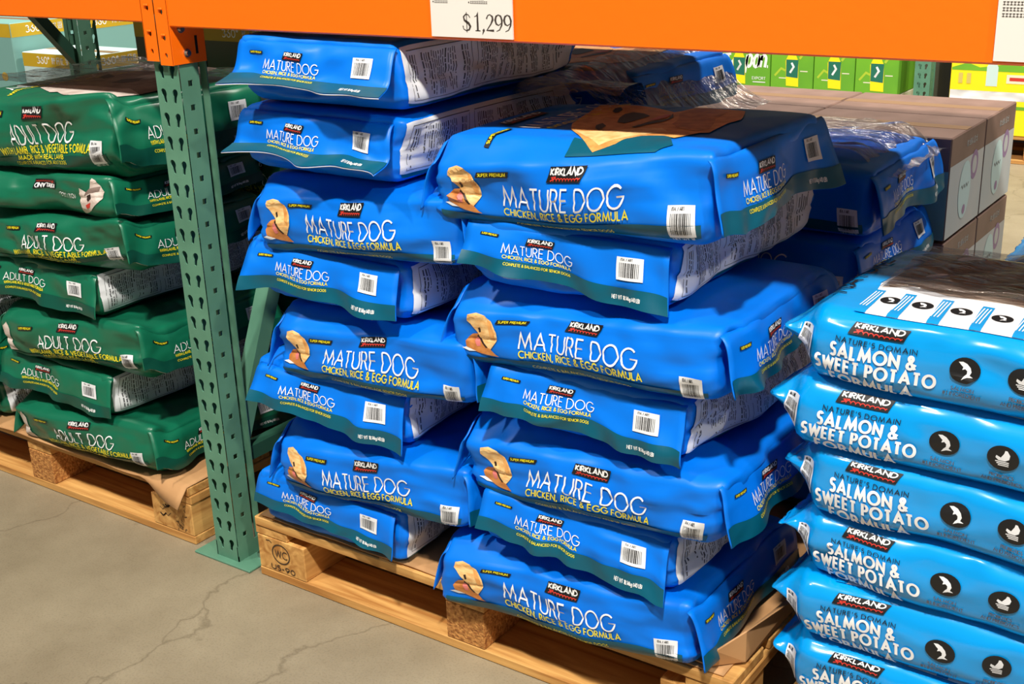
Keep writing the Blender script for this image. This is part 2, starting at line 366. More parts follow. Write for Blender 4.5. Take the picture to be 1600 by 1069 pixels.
def barcode(P, x0, y0, x1, y1, part='barcode_label', seed=1, layer=1):
    rnd = random.Random(seed); w, h = x1-x0, y1-y0
    P.add(part, WHITE, rect(x0, y0, x1, y1), layer)
    x = x0+w*.12
    while x < x1-w*.14:
        b = rnd.choice((.018, .03, .045))*w; P.add(part, BLACK, rect(x, y0+h*.14, x+b, y1-h*.24), layer+1); x += b+rnd.choice((.018, .03, .04))*w
    P.add(part, BLACK, text('ITM. / ART.', x0+w*.16, y1-h*.16, h*.10, x0+w*.62, wt=.18), layer+1)
def facts(P, x0, y0, x1, y1, part='nutrition_panel', seed=3, layer=1):
    """white nutrition panel; its small type runs across the panel's short side"""
    rnd = random.Random(seed); P.add(part, WHITE, rect(x0, y0, x1, y1), layer); h = y1-y0
    for (a, b) in ((x0+.015, x0+.175), (x0+.19, x1-.07)):
        for e in ((a, y0+.008, a+.0012, y1-.008), (b, y0+.008, b+.0012, y1-.008), (a, y0+.008, b, y0+.0092), (a, y1-.0092, b, y1-.008)):
            P.add(part, GREY, rect(*e, step=.012), layer+1)
    x = x0+.024
    while x < x1-.085:
        c = rnd.random()
        if .17 < x-x0 < .195: x += .006; continue
        if c < .10: x += .012; continue
        t = .0030 if c > .3 else .0052
        y = y1-.014-rnd.random()*.004; stop = y0+.014+(0 if rnd.random() < .6 else rnd.random()*h*.5)
        while y > stop:
            l = rnd.uniform(.006, .02); P.add(part, GREY, rect(x, max(y-l, stop), x+t*.62, y, step=.012), layer+1); y -= l+rnd.uniform(.0012, .004)
        x += t+.0022
    for k in range(5):
        P.add(part, GREY, rect(x1-.06+k*.008, y0+.02+.01*k, x1-.057+k*.008, y1-.02-rnd.random()*.03, step=.012), layer+1)

# ------------------------------------------------------------------ sacks
def sines(seed, k, lam, n=7):
    r = np.random.RandomState(seed); d = r.normal(size=(n, 3)); d /= np.linalg.norm(d, axis=1)[:, None]
    d *= (2*PI/lam)*r.uniform(.7, 1.4, size=(n, 1)); ph = r.uniform(0, 2*PI, n)
    return lambda P: (np.sin(P@(d*np.asarray(k)).T+ph)).sum(1)/math.sqrt(n)
FACES = ('-y', '+y', '+x', '-x', '+z', '-z')
def onface(face, A, B, H):
    o = np.ones_like(A)
    return {'-y': lambda: np.stack([A, -H[1]*o, B], 1), '+y': lambda: np.stack([-A, H[1]*o, B], 1), '+x': lambda: np.stack([H[0]*o, A, B], 1),
            '-x': lambda: np.stack([-H[0]*o, -A, B], 1), '+z': lambda: np.stack([A, B, H[2]*o], 1), '-z': lambda: np.stack([A, -B, -H[2]*o], 1),
            'top': lambda: np.stack([-B, A, H[2]*o], 1)}[face]()
class Sack:
    def __init__(s, H, seed, kind='pinch', rough=1., rt=.016, rb=.036, bulge=.013, endbulge=-.004, taper=0, sag=0, tapy=0, shear=0):
        s.endbulge = endbulge; s.shear = shear; s.taper, s.sag, s.tapy = taper, sag, tapy
        s.H = np.array(H, float); s.kind = kind; s.rt, s.rb, s.bulge, s.rough = rt, rb, bulge, rough
        s.n1 = [sines(seed*7+i, (1, 1, 1.4), .30) for i in range(3)]; s.n2 = sines(seed*7+4, (1, 1, 1.3), .085); s.n3 = sines(seed*7+5, (.55, .8, 2.2), .11); s.n4 = sines(seed*7+6, (1, 1, 1), .2)
    def front(s, y):
        t = np.clip((-y-(s.H[1]-.060))/.055, 0, 1); return t*t*(3-2*t)
    def deform(s, q):
        H = s.H; fz0 = q[:, 2]/H[2]
        r = (s.rb+(s.rt-s.rb)*(fz0+1)/2)[:, None]
        inn = np.clip(q, -(H-r), H-r); d = q-inn; l = np.linalg.norm(d, axis=1, keepdims=True); P = inn+d/np.maximum(l, 1e-9)*r
        f = P/H; ff = np.sign(f)
        out = np.sign(f)*np.abs(f)**9; out /= np.maximum(np.linalg.norm(out, axis=1, keepdims=True), .2)
        x, y, z = P[:, 0].copy(), P[:, 1].copy(), P[:, 2].copy()
        mz = 1-np.abs(f[:, 2])**2; mx = 1-f[:, 0]**2; my = 1-f[:, 1]**2
        if s.kind == 'pinch':
            z = z*(1-.07*np.abs(f[:, 0])**6-.05*np.abs(f[:, 1])**6)
            y = y+ff[:, 1]*np.abs(f[:, 1])**3*s.bulge*mx*np.maximum(mz, 0)
            x = x+ff[:, 0]*np.abs(f[:, 0])**3*s.endbulge*my*np.maximum(mz, 0)
            w = np.abs(f[:, 1])**8
            y = y-ff[:, 1]*w*.0030*np.exp(-(z/.0045)**2)                       # fold down the middle of the gusset
            y = y+ff[:, 1]*w*.0040*np.exp(-((P[:, 2]-(H[2]-.012))/.007)**2)*(1-np.abs(f[:, 0])**8)   # crease along the top edge
            x = x-ff[:, 0]*np.abs(f[:, 0])**8*.010*np.exp(-((np.abs(P[:, 1])-H[1]*.80)/.02)**2)*np.maximum(mz, 0)
            sway = np.abs(f[:, 2])**4
            z = z*(1+s.taper*f[:, 0])*(1-s.tapy*f[:, 1])+(s.shear*P[:, 0]-s.sag)*s.front(P[:, 1])
        else:   # pillow: ends pressed together to a seam, an ear at the front corner
            e = np.clip((np.abs(P[:, 0])-(H[0]-.066))/.066, 0, 1); e2 = e*e*(3-2*e)
            z = z*(1-.93*e2)
            fr = np.abs(f[:, 1])**6
            y = y-ff[:, 1]*fr*.040*np.sin(PI*np.clip(e*1.05, 0, 1))*(.35+.65*np.minimum(1, np.abs(f[:, 2])))
            y = y+ff[:, 1]*np.abs(f[:, 1])**3*.014*np.maximum(mz, 0)*(1-e2)
            z = z+.012*e2
            sway = np.abs(f[:, 2])**4
        P = np.stack([x, y, z], 1); k = (1-.94*sway)
        for i, a in enumerate((.0034, .0058, .0030)): P[:, i] += s.rough*a*s.n1[i](q)*(k if i == 2 else 1)
        edge = np.abs(f[:, 0])**3
        rd = 1/(1+(s.n3(q)/.45)**2)
        P += out*((s.rough*(.0014*s.n2(q)+.0056*(rd-.4)*(.35+.9*edge)*(.5+.5*s.n4(q))))*k)[:, None]
        return P
    def at(s, face, A, B, off):
        H = s.H; e = .0015
        q = onface(face, A, B, H); p = s.deform(q); pa = s.deform(onface(face, A+e, B, H)); pb = s.deform(onface(face, A, B+e, H))
        n = np.cross(pa-p, pb-p); n /= np.maximum(np.linalg.norm(n, axis=1, keepdims=True), 1e-12)
        return p+n*np.asarray(off)[:, None]
TOPO = {}
def axis_samples(h, r, step):
    a = [0, .25, .5, .75, 1]; lo = [-h+r*t for t in a]; n = max(2, int(round((2*h-2*r)/step))); n += n % 2
    mid = [-h+r+(2*h-2*r)*i/n for i in range(1, n)]
    return lo+mid+[-v for v in lo[::-1]]
def sack_topo(H, step):
    key = tuple(np.round(H, 4))+(step,)
    if key in TOPO: return TOPO[key]
    ax = [axis_samples(h, .034 if h > .05 else h*.6, step) for h in H]; idx = {}; Q = []; F = []
    def vid(p):
        k = (round(p[0], 5), round(p[1], 5), round(p[2], 5))
        if k not in idx: idx[k] = len(Q); Q.append(p)
        return idx[k]
    for (u, v, w) in ((0, 1, 2), (0, 2, 1), (1, 2, 0)):
        for sgn in (-1, 1):
            g = {}
            for i, a in enumerate(ax[u]):
                for j, b in enumerate(ax[v]):
                    p = [0, 0, 0]; p[u] = a; p[v] = b; p[w] = sgn*H[w]; g[i, j] = vid(p)
            pos = (sgn > 0) == ((u, v, w) != (0, 2, 1))
            for i in range(len(ax[u])-1):
                for j in range(len(ax[v])-1):
                    f = (g[i, j], g[i+1, j], g[i+1, j+1], g[i, j+1]); F.append(f if pos else f[::-1])
    TOPO[key] = (np.array(Q, float), F); return TOPO[key]
class Flap:
    """folded-over end of a sack: hangs from the top edge of the end, its hem free"""
    def __init__(s, sack, end, D, seed, th=.16, curl=0, wave=.006, flare=.05, width=None, z0=.80, tilt=0):
        s.k, s.end, s.D, s.th, s.curl, s.wave, s.flare = sack, end, D, th, curl, wave, flare
        s.w = width or sack.H[1]*2*.96; s.z0 = z0; s.tilt = tilt
        s.n = sines(seed*13+1, (1, 1, 1), .16); s.m = sines(seed*13+2, (1, 1, 1), .4)
        ds = np.linspace(0, D*1.1, 45); t = ds/D; t0 = np.clip((t-.55)/.3, 0, 1); t0 = t0*t0*(3-2*t0)
        ang = 1.25*np.exp(-ds/.011)+th+curl*t0
        dx = np.cumsum(np.sin(ang))*(D/40); dz = np.cumsum(np.cos(ang))*(D/40)
        s.ds, s.dx, s.dz = ds, dx-dx[0], dz-dz[0]
    def pos(s, A, B):
        d = np.clip(s.D/2-B, 0, s.D*1.1); t = d/s.D; H = s.k.H; a = A/(s.w/2)
        q = np.stack([A*2, d*1.5, d*0], 1)
        off = np.interp(d, s.ds, s.dx)*(1+.25*s.m(q)); dz = np.interp(d, s.ds, s.dz)
        x = H[0]-.004+off+s.wave*t*s.n(q)+.010*t*a*a; z = (H[2]*s.z0-dz)*(1+s.k.taper*(1 if s.end == '+x' else -1))*(1-s.k.tapy*a*(1 if s.end == '+x' else -1))-.004*t*s.m(q)+s.tilt*A*t+(s.k.shear*H[0]*(1 if s.end == '+x' else -1)-s.k.sag)*s.k.front(A*(1 if s.end == '+x' else -1))*.9
        y = A*(1+s.flare*t)
        sg = 1 if s.end == '+x' else -1
        return np.stack([sg*x, sg*y, z], 1)
    def at(s, face, A, B, off):
        e = .0015; p = s.pos(A, B); n = np.cross(s.pos(A+e, B)-p, s.pos(A, B-e)*-1+p); n /= np.maximum(np.linalg.norm(n, axis=1, keepdims=True), 1e-12)
        return p+n*np.asarray(off)[:, None]
    def mesh(s, film):
        na, nd = 30, 16; A = np.linspace(-s.w/2, s.w/2, na+1); B = np.linspace(s.D/2, -s.D/2, nd+1)
        AA, BB = np.meshgrid(A, B); P = s.at('', AA.ravel(), BB.ravel(), np.zeros(AA.size)); Q = s.at('', AA.ravel(), BB.ravel(), np.full(AA.size, -.0022))
        V = list(P)+list(Q); N = (na+1)*(nd+1); F = []; M = []
        for j in range(nd):
            for i in range(na):
                a = j*(na+1)+i; f = (a, a+na+1, a+na+2, a+1); F.append(f); M.append(0); F.append(tuple(N+k for k in f[::-1])); M.append(0)
        ring = [i for i in range(na+1)]+[j*(na+1)+na for j in range(1, nd+1)]+[nd*(na+1)+i for i in range(na-1, -1, -1)]+[j*(na+1) for j in range(nd-1, 0, -1)]
        for i, a in enumerate(ring):
            b = ring[(i+1) % len(ring)]; F.append((a, b, N+b, N+a)); M.append(1 if (a >= nd*(na+1) and b >= nd*(na+1)) else 0)
        return V, F, M
def put_print(P, surf, face, parent, sx=1, sy=1, flip=False):
    for part, items in P.parts.items():
        VV = []; FF = []; MI = []; mats = []; OFF = []
        for V, F, ink, layer in items:
            if ink not in mats: mats.append(ink)
            n = len(VV); VV += list(V); FF += [tuple(n+i for i in f) for f in F]; MI += [mats.index(ink)]*len(F); OFF += [.0017+.0004*layer]*len(V)
        VV = np.array(VV); k = -1 if flip else 1
        pts = surf.at(face, VV[:, 0]*sx*k, VV[:, 1]*sy*k, np.array(OFF))
        pyd('round_icon' if part.startswith('round_icon') else ('icon_caption' if part.startswith('icon_cap') else part), pts, FF, mats, parent, mi=MI, smooth=True)
def make_sack(loc, rz, H, seed, film, prints, label, group, flaps=(), kind='pinch', step=.012, name='dog_food_bag', flapprint=None, flip=False, **kw):
    root = empty(name, (loc[0], loc[1], loc[2]-H[2]), rz, label, 'bag', group)
    sk = Sack(H, seed, kind, **kw); Q, F = sack_topo(np.array(H), step); P = sk.deform(Q)
    body = pyd('bag_body', P+np.array([0, 0, H[2]]), F, film, root, smooth=True)
    class Up:
        def __init__(s, o): s.o = o
        def at(s, *a): return s.o.at(*a)+np.array([0, 0, H[2]])
    for face, pr in prints.items():
        put_print(pr, Up(sk), face, body, H[0]/.295 if face in ('-y', '+y') else 1, H[2]/.069 if face in ('-y', '+y') else 1, flip and face in ('-y',))
    for end, o in flaps:
        o = dict(o); fl = Flap(sk, end, o.pop('D', .105)*H[2]/.069, seed*3+(1 if end == '+x' else 2), **o)
        V, FF, M = fl.mesh(film); V = np.array(V)+np.array([0, 0, H[2]])
        fo = pyd('end_flap', V, FF, [film, STITCH], root, mi=M, smooth=True)
        if flapprint and end == '+x': put_print(flapprint, Up(fl), '', fo, fl.w/.42, fl.D/.105)
    return root

# ---- prints, in metres on a sack 0.59 x 0.43 x 0.138
T2 = .069
def vb(v): return (v*2-1)*T2
def dog_side(P):
    def mp(pts): return [(-.274+(x-50)*.00043, vb(.96-(y-85)/(600-85)*.98)) for x, y in pts]
    P.add('dog_picture', FURC, poly(mp([(105, 110), (150, 95), (200, 115), (235, 160), (250, 200), (270, 260), (275, 300), (268, 350), (240, 410), (215, 390), (190, 340), (165, 275), (140, 235), (118, 190), (98, 160)])), 0)
    P.add('dog_picture', FURB, poly(mp([(165, 275), (190, 340), (215, 390), (240, 410), (262, 450), (280, 470), (240, 465), (190, 450), (150, 430), (100, 395), (92, 350), (105, 310), (130, 280)])), 0)
    P.add('dog_picture', PINK, poly(mp([(150, 315), (165, 305), (180, 350), (185, 385), (165, 390), (148, 350)])), 1)
    P.add('dog_picture', DARKB, poly(mp([(165, 280), (175, 300), (195, 345), (225, 395), (215, 400), (185, 350), (160, 300)])), 1)
    P.add('dog_picture', DARKB, poly(mp([(163, 222), (176, 215), (182, 258), (170, 265)])), 1)
    P.add('dog_picture', FURT, poly(mp([(215, 150), (235, 170), (262, 270), (262, 340), (240, 300), (225, 220)])), 1)
    P.add('dog_picture', WHITE, poly(mp([(72, 412), (100, 400), (160, 432), (118, 436)])), 0)
def side_print(title, sub, third, band, bandtext, dog, tw=(-.128, .140), sw=(-.128, .150)):
    P = Print()
    P.add('colour_band', band, rect(-.275, vb(.0), .275, vb(.205)), 0)
    P.add('title_lettering', LETW, text(title, tw[0], vb(.385), .037, tw[1], wt=.095), 1)
    P.add('formula_lettering', YELLOW, text(sub, sw[0], vb(.250), .0140, sw[1], wt=.17, gap=.26), 1)
    if third: P.add('claim_lettering', YELLOW, text(third, -.09, vb(.165), .008, .11, wt=.2), 2)
    P.add('band_lettering', YELLOW, text(bandtext, -.105, vb(.085), .0075, .118, wt=.14), 2)
    P.add('premium_tag', BLACK, quad([(-.185, vb(.77)), (-.112, vb(.77)), (-.107, vb(.85)), (-.180, vb(.85))]), 1)
    P.add('premium_tag', YELLOW, text('SUPER PREMIUM', -.178, vb(.79), .0058, -.116, wt=.2, shear=.2), 2)
    logo(P, .018, vb(.82), .078, .024)
    barcode(P, .222, vb(.06), .266, vb(.40), layer=1)
    P.add('weight_lettering', LETW, text('NET WT 18', .226, vb(.012), .0055, .262, wt=.16), 2)
    if dog: dog_side(P)
    return P
def flap_print(title, sub, third, band, tail, D=.105):
    P = Print(); h = D/2
    P.add('colour_band', band, rect(-.210, -h+.0005, .210, -h+.030), 0)
    P.add('title_lettering', LETW, text(title, -.125, h-.062, .019, .022, wt=.095), 1)
    P.add('formula_lettering', YELLOW, text(sub, -.122, h-.0715, .0062, .018, wt=.19), 1)
    P.add('band_lettering', YELLOW, text(third, -.118, -h+.0205, .0048, .016, wt=.17), 2)
    P.add('premium_tag', BLACK, quad([(-.178, h-.033), (-.137, h-.033), (-.135, h-.027), (-.176, h-.027)]), 1)
    P.add('premium_tag', YELLOW, text('SUPER PREMIUM', -.174, h-.032, .0036, -.14, wt=.2, shear=.2), 2)
    logo(P, -.048, h-.032, .056, .016)
    barcode(P, .112, h-.062, .162, h-.026)
    P.add('weight_lettering', LETW, text(tail, .104, -h+.011, .0062, .160, wt=.17), 2)
    return P
B_SIDE = side_print('MATURE DOG', 'CHICKEN, RICE & EGG FORMULA', None, TEAL, 'COMPLETE & BALANCED FOR SENIOR DOGS', True)
B_FLAP = flap_print('MATURE DOG', 'CHICKEN, RICE & EGG FORMULA', 'COMPLETE & BALANCED FOR SENIOR DOGS', TEAL, 'NET WT 18.14kg (40 LB)')
B_FACTS = Print(); B_FACTS.add('colour_band', TEAL, rect(-.275, vb(.0), .275, vb(.19)), 0); facts(B_FACTS, -.280, vb(.12), .262, vb(.96))
G_SIDE = side_print('ADULT DOG', 'WITH LAMB, RICE & VEGETABLE FORMULA', 'MADE WITH REAL LAMB', DKGREEN, 'COMPLETE & BALANCED FOR ADULT DOGS', False, (-.095, .145), (-.15, .225))
G_SIDE.add('dog_picture', HUSKW, poly([(-.27, vb(.8)), (-.252, vb(.9)), (-.238, vb(.75)), (-.24, vb(.45)), (-.225, vb(.25)), (-.262, vb(.22)), (-.272, vb(.5))]), 0)
G_FLAP = flap_print('ADULT DOG', 'WITH LAMB, RICE & VEGETABLE FORMULA', 'COMPLETE & BALANCED FOR ADULT DOGS', DKGREEN, 'NET WT 18.14kg (40 LB)')
G_FACTS = Print(); G_FACTS.add('colour_band', DKGREEN, rect(-.275, vb(.0), .275, vb(.19)), 0); facts(G_FACTS, -.280, vb(.12), .262, vb(.96), seed=8)
# big golden dog on the broad face (a runs along local +y, b towards local -x)
def top_pts(pts, ky=.80, oy=-.022): return [(y*ky+oy, -x) for x, y in pts]
B_TOP = Print()
B_TOP.add('colour_band', TEAL, poly(top_pts([(.0, -.235), (-.01, -.17), (.05, -.20), (.10, -.13), (.15, -.12), (.19, -.20), (.17, -.235)])), 0)
B_TOP.add('dog_picture', FURT, poly(top_pts([(-.05, -.092), (-.082, -.024), (-.112, .065), (-.136, .165), (-.145, .236), (-.113, .241), (-.068, .235), (-.014, .202), (.035, .161), (.044, .18), (.052, .246), (.069, .248), (.114, .237), (.156, .221), (.188, .098), (.185, .042), (.206, -.075), (.19, -.082), (.169, -.146), (.141, -.129), (.101, -.136), (.085, -.168), (.079, -.194), (.05, -.225), (.002, -.17)])), 1)
B_TOP.add('dog_picture', FURB, poly(top_pts([(.055, .139), (.057, .224), (.081, .245), (.133, .188), (.141, .091), (.190, -.045), (.171, -.071), (.129, -.048), (.096, .002), (.083, .064)])), 2)
B_TOP.add('dog_picture', FURC, poly(top_pts([(-.04, -.10), (-.02, -.11), (.02, -.10), (.06, -.06), (.10, -.05), (.13, -.09), (.10, -.12), (.08, -.16), (.05, -.20), (.005, -.16)])), 2)
B_TOP.add('dog_picture', DARKB, poly(top_pts([(-.006, .003), (-.03, .057), (-.043, .103), (-.038, .128), (-.01, .118), (.016, .092), (.016, .063), (.016, .013), (.013, -.009)])), 3)
B_TOP.add('dog_picture', DARKB, poly(top_pts([(-.012, -.075), (-.026, -.041), (-.027, -.013), (-.005, -.045), (.003, -.081), (.002, -.094)])), 3)
B_TOP.add('dog_picture', DARKB, poly(top_pts([(-.084, .131), (-.097, .173), (-.092, .192), (-.075, .159), (-.064, .117), (-.067, .108)])), 3)
B_TOP.add('dog_picture', DARKB, poly(top_pts([(.044, -.049), (.046, -.021), (.045, .019), (.062, .069), (.042, .141), (.065, .085), (.07, .031), (.06, -.008), (.056, -.043), (.053, -.058)])), 3)
B_TOP.add('dog_picture', PINK, poly(top_pts([(.038, .037), (.035, .086), (.037, .116), (.045, .127), (.054, .08), (.05, .043)])), 4)
B_TOP.add('title_lettering', LETW, text('MATURE DOG', -.085, .118, .046, .195, wt=.085), 1)
B_TOP.add('formula_lettering', YELLOW, text('CHICKEN, RICE & EGG FORMULA', -.085, .092, .015, .195, wt=.18), 1)
B_TOP.add('premium_tag', BLACK, quad([(-.185, .165), (-.10, .165), (-.098, .177), (-.183, .177)]), 1)
B_TOP.add('premium_tag', YELLOW, text('SUPER PREMIUM', -.178, .168, .006, -.108, wt=.2), 2)
logo(B_TOP, .0, .215, .12, .036)
G_TOP = Print()
G_TOP.add('dog_picture', HUSKW, poly(top_pts([(-.092, -.14), (-.104, -.10), (-.045, -.08), (.008, -.06), (.113, -.059), (.149, -.053), (.253, -.116), (.224, -.18), (.14, -.16), (.103, -.166), (.097, -.204), (.01, -.165), (-.006, -.175)], .9, 0)), 1)
G_TOP.add('dog_picture', HUSKG, poly(top_pts([(-.092, -.14), (-.20, .10), (-.20, .2), (.10, .21), (.24, .0), (.253, -.116), (.149, -.053), (.008, -.06), (-.045, -.08)], .9, 0)), 1)
G_TOP.add('dog_picture', DARKB, poly(top_pts([(-.114, .057), (-.142, .121), (-.076, .082), (-.072, .042)], .9, 0)), 2)
G_TOP.add('dog_picture', DARKB, poly(top_pts([(.02, .0), (-.01, .06), (.03, .10), (.07, .06), (.06, .01)], .9, 0)), 2)
G_TOP.add('title_lettering', LETW, text('ADULT DOG', -.165, .14, .048, .185, wt=.085), 1)
G_TOP.add('formula_lettering', YELLOW, text('WITH LAMB, RICE & VEGETABLE FORMULA', -.19, .115, .014, .185, wt=.2), 1)

S_SIDE = Print()
def salmon_side(P):
    k = 1/1.05
    logo(P, -.143*k, vb(.86), .084*k, .021)
    P.add('range_lettering', BLACK, text("NATURE'S DOMAIN", -.206*k, vb(.66), .0085, -.084*k, wt=.15, gap=.34), 1)
    P.add('title_lettering', LETW, text('SALMON &', -.212*k, vb(.475), .0215, -.084*k, wt=.21, gap=.34), 1)
    P.add('title_lettering', LETW, text('SWEET POTATO', -.236*k, vb(.275), .0215, -.054*k, wt=.21, gap=.34), 1)
    P.add('title_lettering', LETW, text('FORMULA', -.212*k, vb(.07), .0215, -.086*k, wt=.21, gap=.34), 1)
    for cx in (-.013*k, .072*k):
        P.add('round_icon_%d' % round(cx*1000), BLACK, disc(cx, vb(.56), .0215, 24), 1)
        P.add('icon_caption_%d' % round(cx*1000), GREY, text('SALMON' if cx < 0 else 'PROBIOTICS', cx-.016, vb(.30), .0062, cx+.016, wt=.16), 1)
        P.add('icon_caption_%d' % round(cx*1000), GREY, text('#1 INGREDIENT' if cx < 0 else 'AND PREBIOTICS', cx-.027, vb(.225), .0062, cx+.027, wt=.16), 1)
    cx, cy = -.013*k, vb(.56)
    fish = [(-.010, .013), (-.004, .014), (.002, .011), (.007, .005), (.009, -.002), (.007, -.008), (.012, -.011), (.004, -.012), (-.003, -.016), (.0, -.010), (.003, -.006), (.003, -.001), (.0, .002), (-.004, .0), (-.003, .005), (-.006, .008)]
    P.add('round_icon_%d' % round(cx*1000), WHITE, poly([(cx+x, cy+y) for x, y in fish], .006), 2)
    cx = .072*k
    P.add('round_icon_%d' % round(cx*1000), WHITE, poly([(cx-.009, cy+.004), (cx-.003, cy+.001), (cx+.001, cy+.009), (cx+.002, cy+.014), (cx+.005, cy+.014), (cx+.009, cy+.007), (cx+.008, cy), (cx+.003, cy-.004), (cx-.006, cy-.004), (cx-.010, cy)], .006), 2)
    for j in range(3): P.add('round_icon_%d' % round(cx*1000), WHITE, rect(cx-.010+.002*j, cy-.007-.003*j, cx+.008, cy-.0052-.003*j), 2)
    barcode(P, -.264, vb(.30), -.236, vb(.74), seed=5)
salmon_side(S_SIDE)
S_TOP = Print()
def sh(p): return [(x+.012, y*.97) for x, y in p]
S_TOP.add('front_picture', WHITE, poly(sh([(-.189, -.196), (-.215, -.043), (-.208, .041), (-.183, .16), (.22, .19), (.22, -.196)]), .015), 0)
S_TOP.add('front_picture', BARK, poly(sh([(-.207, -.067), (-.208, .041), (-.195, .163), (-.15, .20), (.22, .20), (.22, -.05), (.10, -.07), (-.006, -.05), (-.1, -.062), (-.161, -.039)]), .015), 1)
for i, x in enumerate((-.197, -.146, -.087, -.025, .04, .1)):
    S_TOP.add('front_picture', SKYINK, quad(sh([(x-.008, -.196), (x+.010, -.196), (x+.004, -.082), (x-.014, -.082)])), 2)
    for j in range(3):
        S_TOP.add('front_picture', WHITE, rect(x-.006+.012+j*.005-.004, -.165, x-.004+.012+j*.005-.004, -.09), 3)
    cx = x+.03
    S_TOP.add('round_icon_%d' % i, BLACK, disc(cx+.008, -.122, .0165, 22), 2)
    S_TOP.add('round_icon_%d' % i, WHITE, poly([(cx+.008+a*.7, -.122+b*.7) for a, b in [(-.010, .013), (-.004, .014), (.002, .011), (.007, .005), (.009, -.002), (.007, -.008), (.012, -.011), (.004, -.012), (-.003, -.016), (.0, -.010), (.003, -.006), (.003, -.001), (.0, .002), (-.004, .0)]], .006), 3)
V_, F_ = text('NATURE', 0, 0, .028, .22, wt=.16); S_TOP.add('range_lettering', BLACK, ([(-.235-y, -.12+x) for x, y in V_], F_), 2)
V_, F_ = text('NET WT 15.87kg', 0, 0, .008, .09, wt=.16); S_TOP.add('weight_lettering', BLACK, ([(-.285-y*1, -.17+x) for x, y in V_], F_), 2)

# ------------------------------------------------------------------ setting
fl = MB().poly([(-9, -6, 0), (9, -6, 0), (9, 9, 0), (-9, 9, 0)]).build('floor', floor_mat()); tag(fl, 'grey polished concrete warehouse floor with hairline cracks', 'floor', kind='structure')

# ---- pallets
def pallet(x0, x1, y0, y1, label, h=.155, n=7, stamp=None):
    root = empty('wooden_pallet', ((x0+x1)/2, (y0+y1)/2, 0), 0, label, 'pallet', 'wooden pallets under the rack')
    w, d = (x1-x0)/2, (y1-y0)/2; hb = h-.07
    def part(nm, ax, ay, az, mt):
        o = MB().box(-ax/2, ax/2, -ay/2, ay/2, -az/2, az/2, b=.002).build(nm, mt, root); return o
    rnd = random.Random(int(x0*100))
    bw = 2*d/n
    for i in range(n):
        wd = bw*(.80 if i not in (0, n-1) else .92); o = part('deck_board', 2*w-rnd.random()*.008, wd, .022, WOODX); o.location = (0, -d+wd/2 if i == 0 else (d-wd/2 if i == n-1 else -d+bw*(i+.5)), h-.011)
    for x in (-w+.05, 0, w-.05):
        o = part('stringer_board', .1, 2*d-.006, .022, WOODY); o.location = (x, 0, h-.034)
    for y in (-d+.07, 0, d-.07):
        o = part('bottom_board', 2*w-.004, .135, .022, WOODX); o.location = (0, y, .0115)
        for x in (-w+.0775, 0, w-.0775):
            o = part('block', .148 if x else .098, .135, h-.069, BLOCKM if x == 0 else WOODY); o.location = (x, y, .023+(h-.069)/2)
            if stamp and y < 0 and ((stamp == 'WC' and x < 0) or (stamp == 'dark' and x > 0)):
                F = Print()
                if stamp == 'WC':
                    F.add('stamp_mark', INKW, strip(arc(.0, .008, .027, .024, 0, 360, 28), .003, .01)); F.add('stamp_mark', INKW, text('WC', -.018, -.001, .018, .020, wt=.13))
                    F.add('stamp_mark', INKW, text('US-90', -.034, -.036, .0125, .04, wt=.2)); F.add('stamp_mark', INKW, strip([(-.045, .034), (-.034, .036), (-.027, .031)], .002, .01))
                else:
                    r2 = random.Random(4)
                    for k in range(8):
                        a, b = r2.uniform(-.05, -.02), r2.uniform(-.01, .03); F.add('stamp_mark', INKW, strip([(a, b), (a+.01, b-.006), (a+.022, b+.004)], r2.uniform(.001, .0035), .01))
                    for k in range(22):
                        a, b = r2.uniform(.012, .05), r2.uniform(-.036, .034); F.add('stamp_mark', INKW, strip([(a, b), (a+r2.uniform(-.004, .012), b+r2.uniform(-.012, .006))], .0016, .01))
                for pn, items in F.parts.items():
                    V = []; FF = []
                    for v, f, ink, ly in items:
                        k = len(V); V += [(p[0], -.0675-.0012, p[1]) for p in v]; FF += [tuple(k+i for i in g) for g in f]
                    pyd(pn, V, FF, INKW, o)
    return root
pallet(0, 1.215, 0, 1.02, 'pine block pallet with a round stamp under the blue dog food bags', stamp='WC')
pallet(-1.45, -.235, .012, 1.03, 'pine block pallet with dark stains under the green dog food bags', stamp='dark')
pallet(1.30, 2.5, .0, 1.02, 'shadowed pallet under the light blue salmon bags')

# ---- cardboard slip sheets (a thin tray with edges bent)
def slip(name, x0, x1, y0, y1, z, label, corner):
    V = []; F = []; nx, ny = 60, 60
    for j in range(ny+1):
        for i in range(nx+1):
            x = x0+(x1-x0)*i/nx; y = y0+(y1-y0)*j/ny; zz = z+.0015*math.sin(x*31+y*17)
            if corner == 'down':
                yf = .009; rr = min(1, max(0, (x-(x1-.16))/.10)); rr = rr*rr*(3-2*rr); ov = max(0, yf-y)
                y = y if ov == 0 else yf-ov*(.35+.65*rr)*(.8+.3*math.sin(x*23)); zz -= ov*(.15+1.25*rr)
            V.append((x, y, zz))
    for j in range(ny):
        for i in range(nx):
            a = j*(nx+1)+i; F.append((a, a+1, a+nx+2, a+nx+1))
    o = pyd(name, V, F, CARD, smooth=True); md = o.modifiers.new('thick', 'SOLIDIFY'); md.thickness = .003; md.offset = 1
    return tag(o, label, 'cardboard', 'cardboard slip sheets on the pallets')
slip('cardboard_sheet', -1.44, -.240, -.022, 1.0, .1575, 'brown cardboard sheet bent over the pallet corner under green bags', 'down')
slip('cardboard_sheet', .02, 1.19, .006, 1.0, .1575, 'flat brown cardboard sheet lying under the blue bags', 'flat')
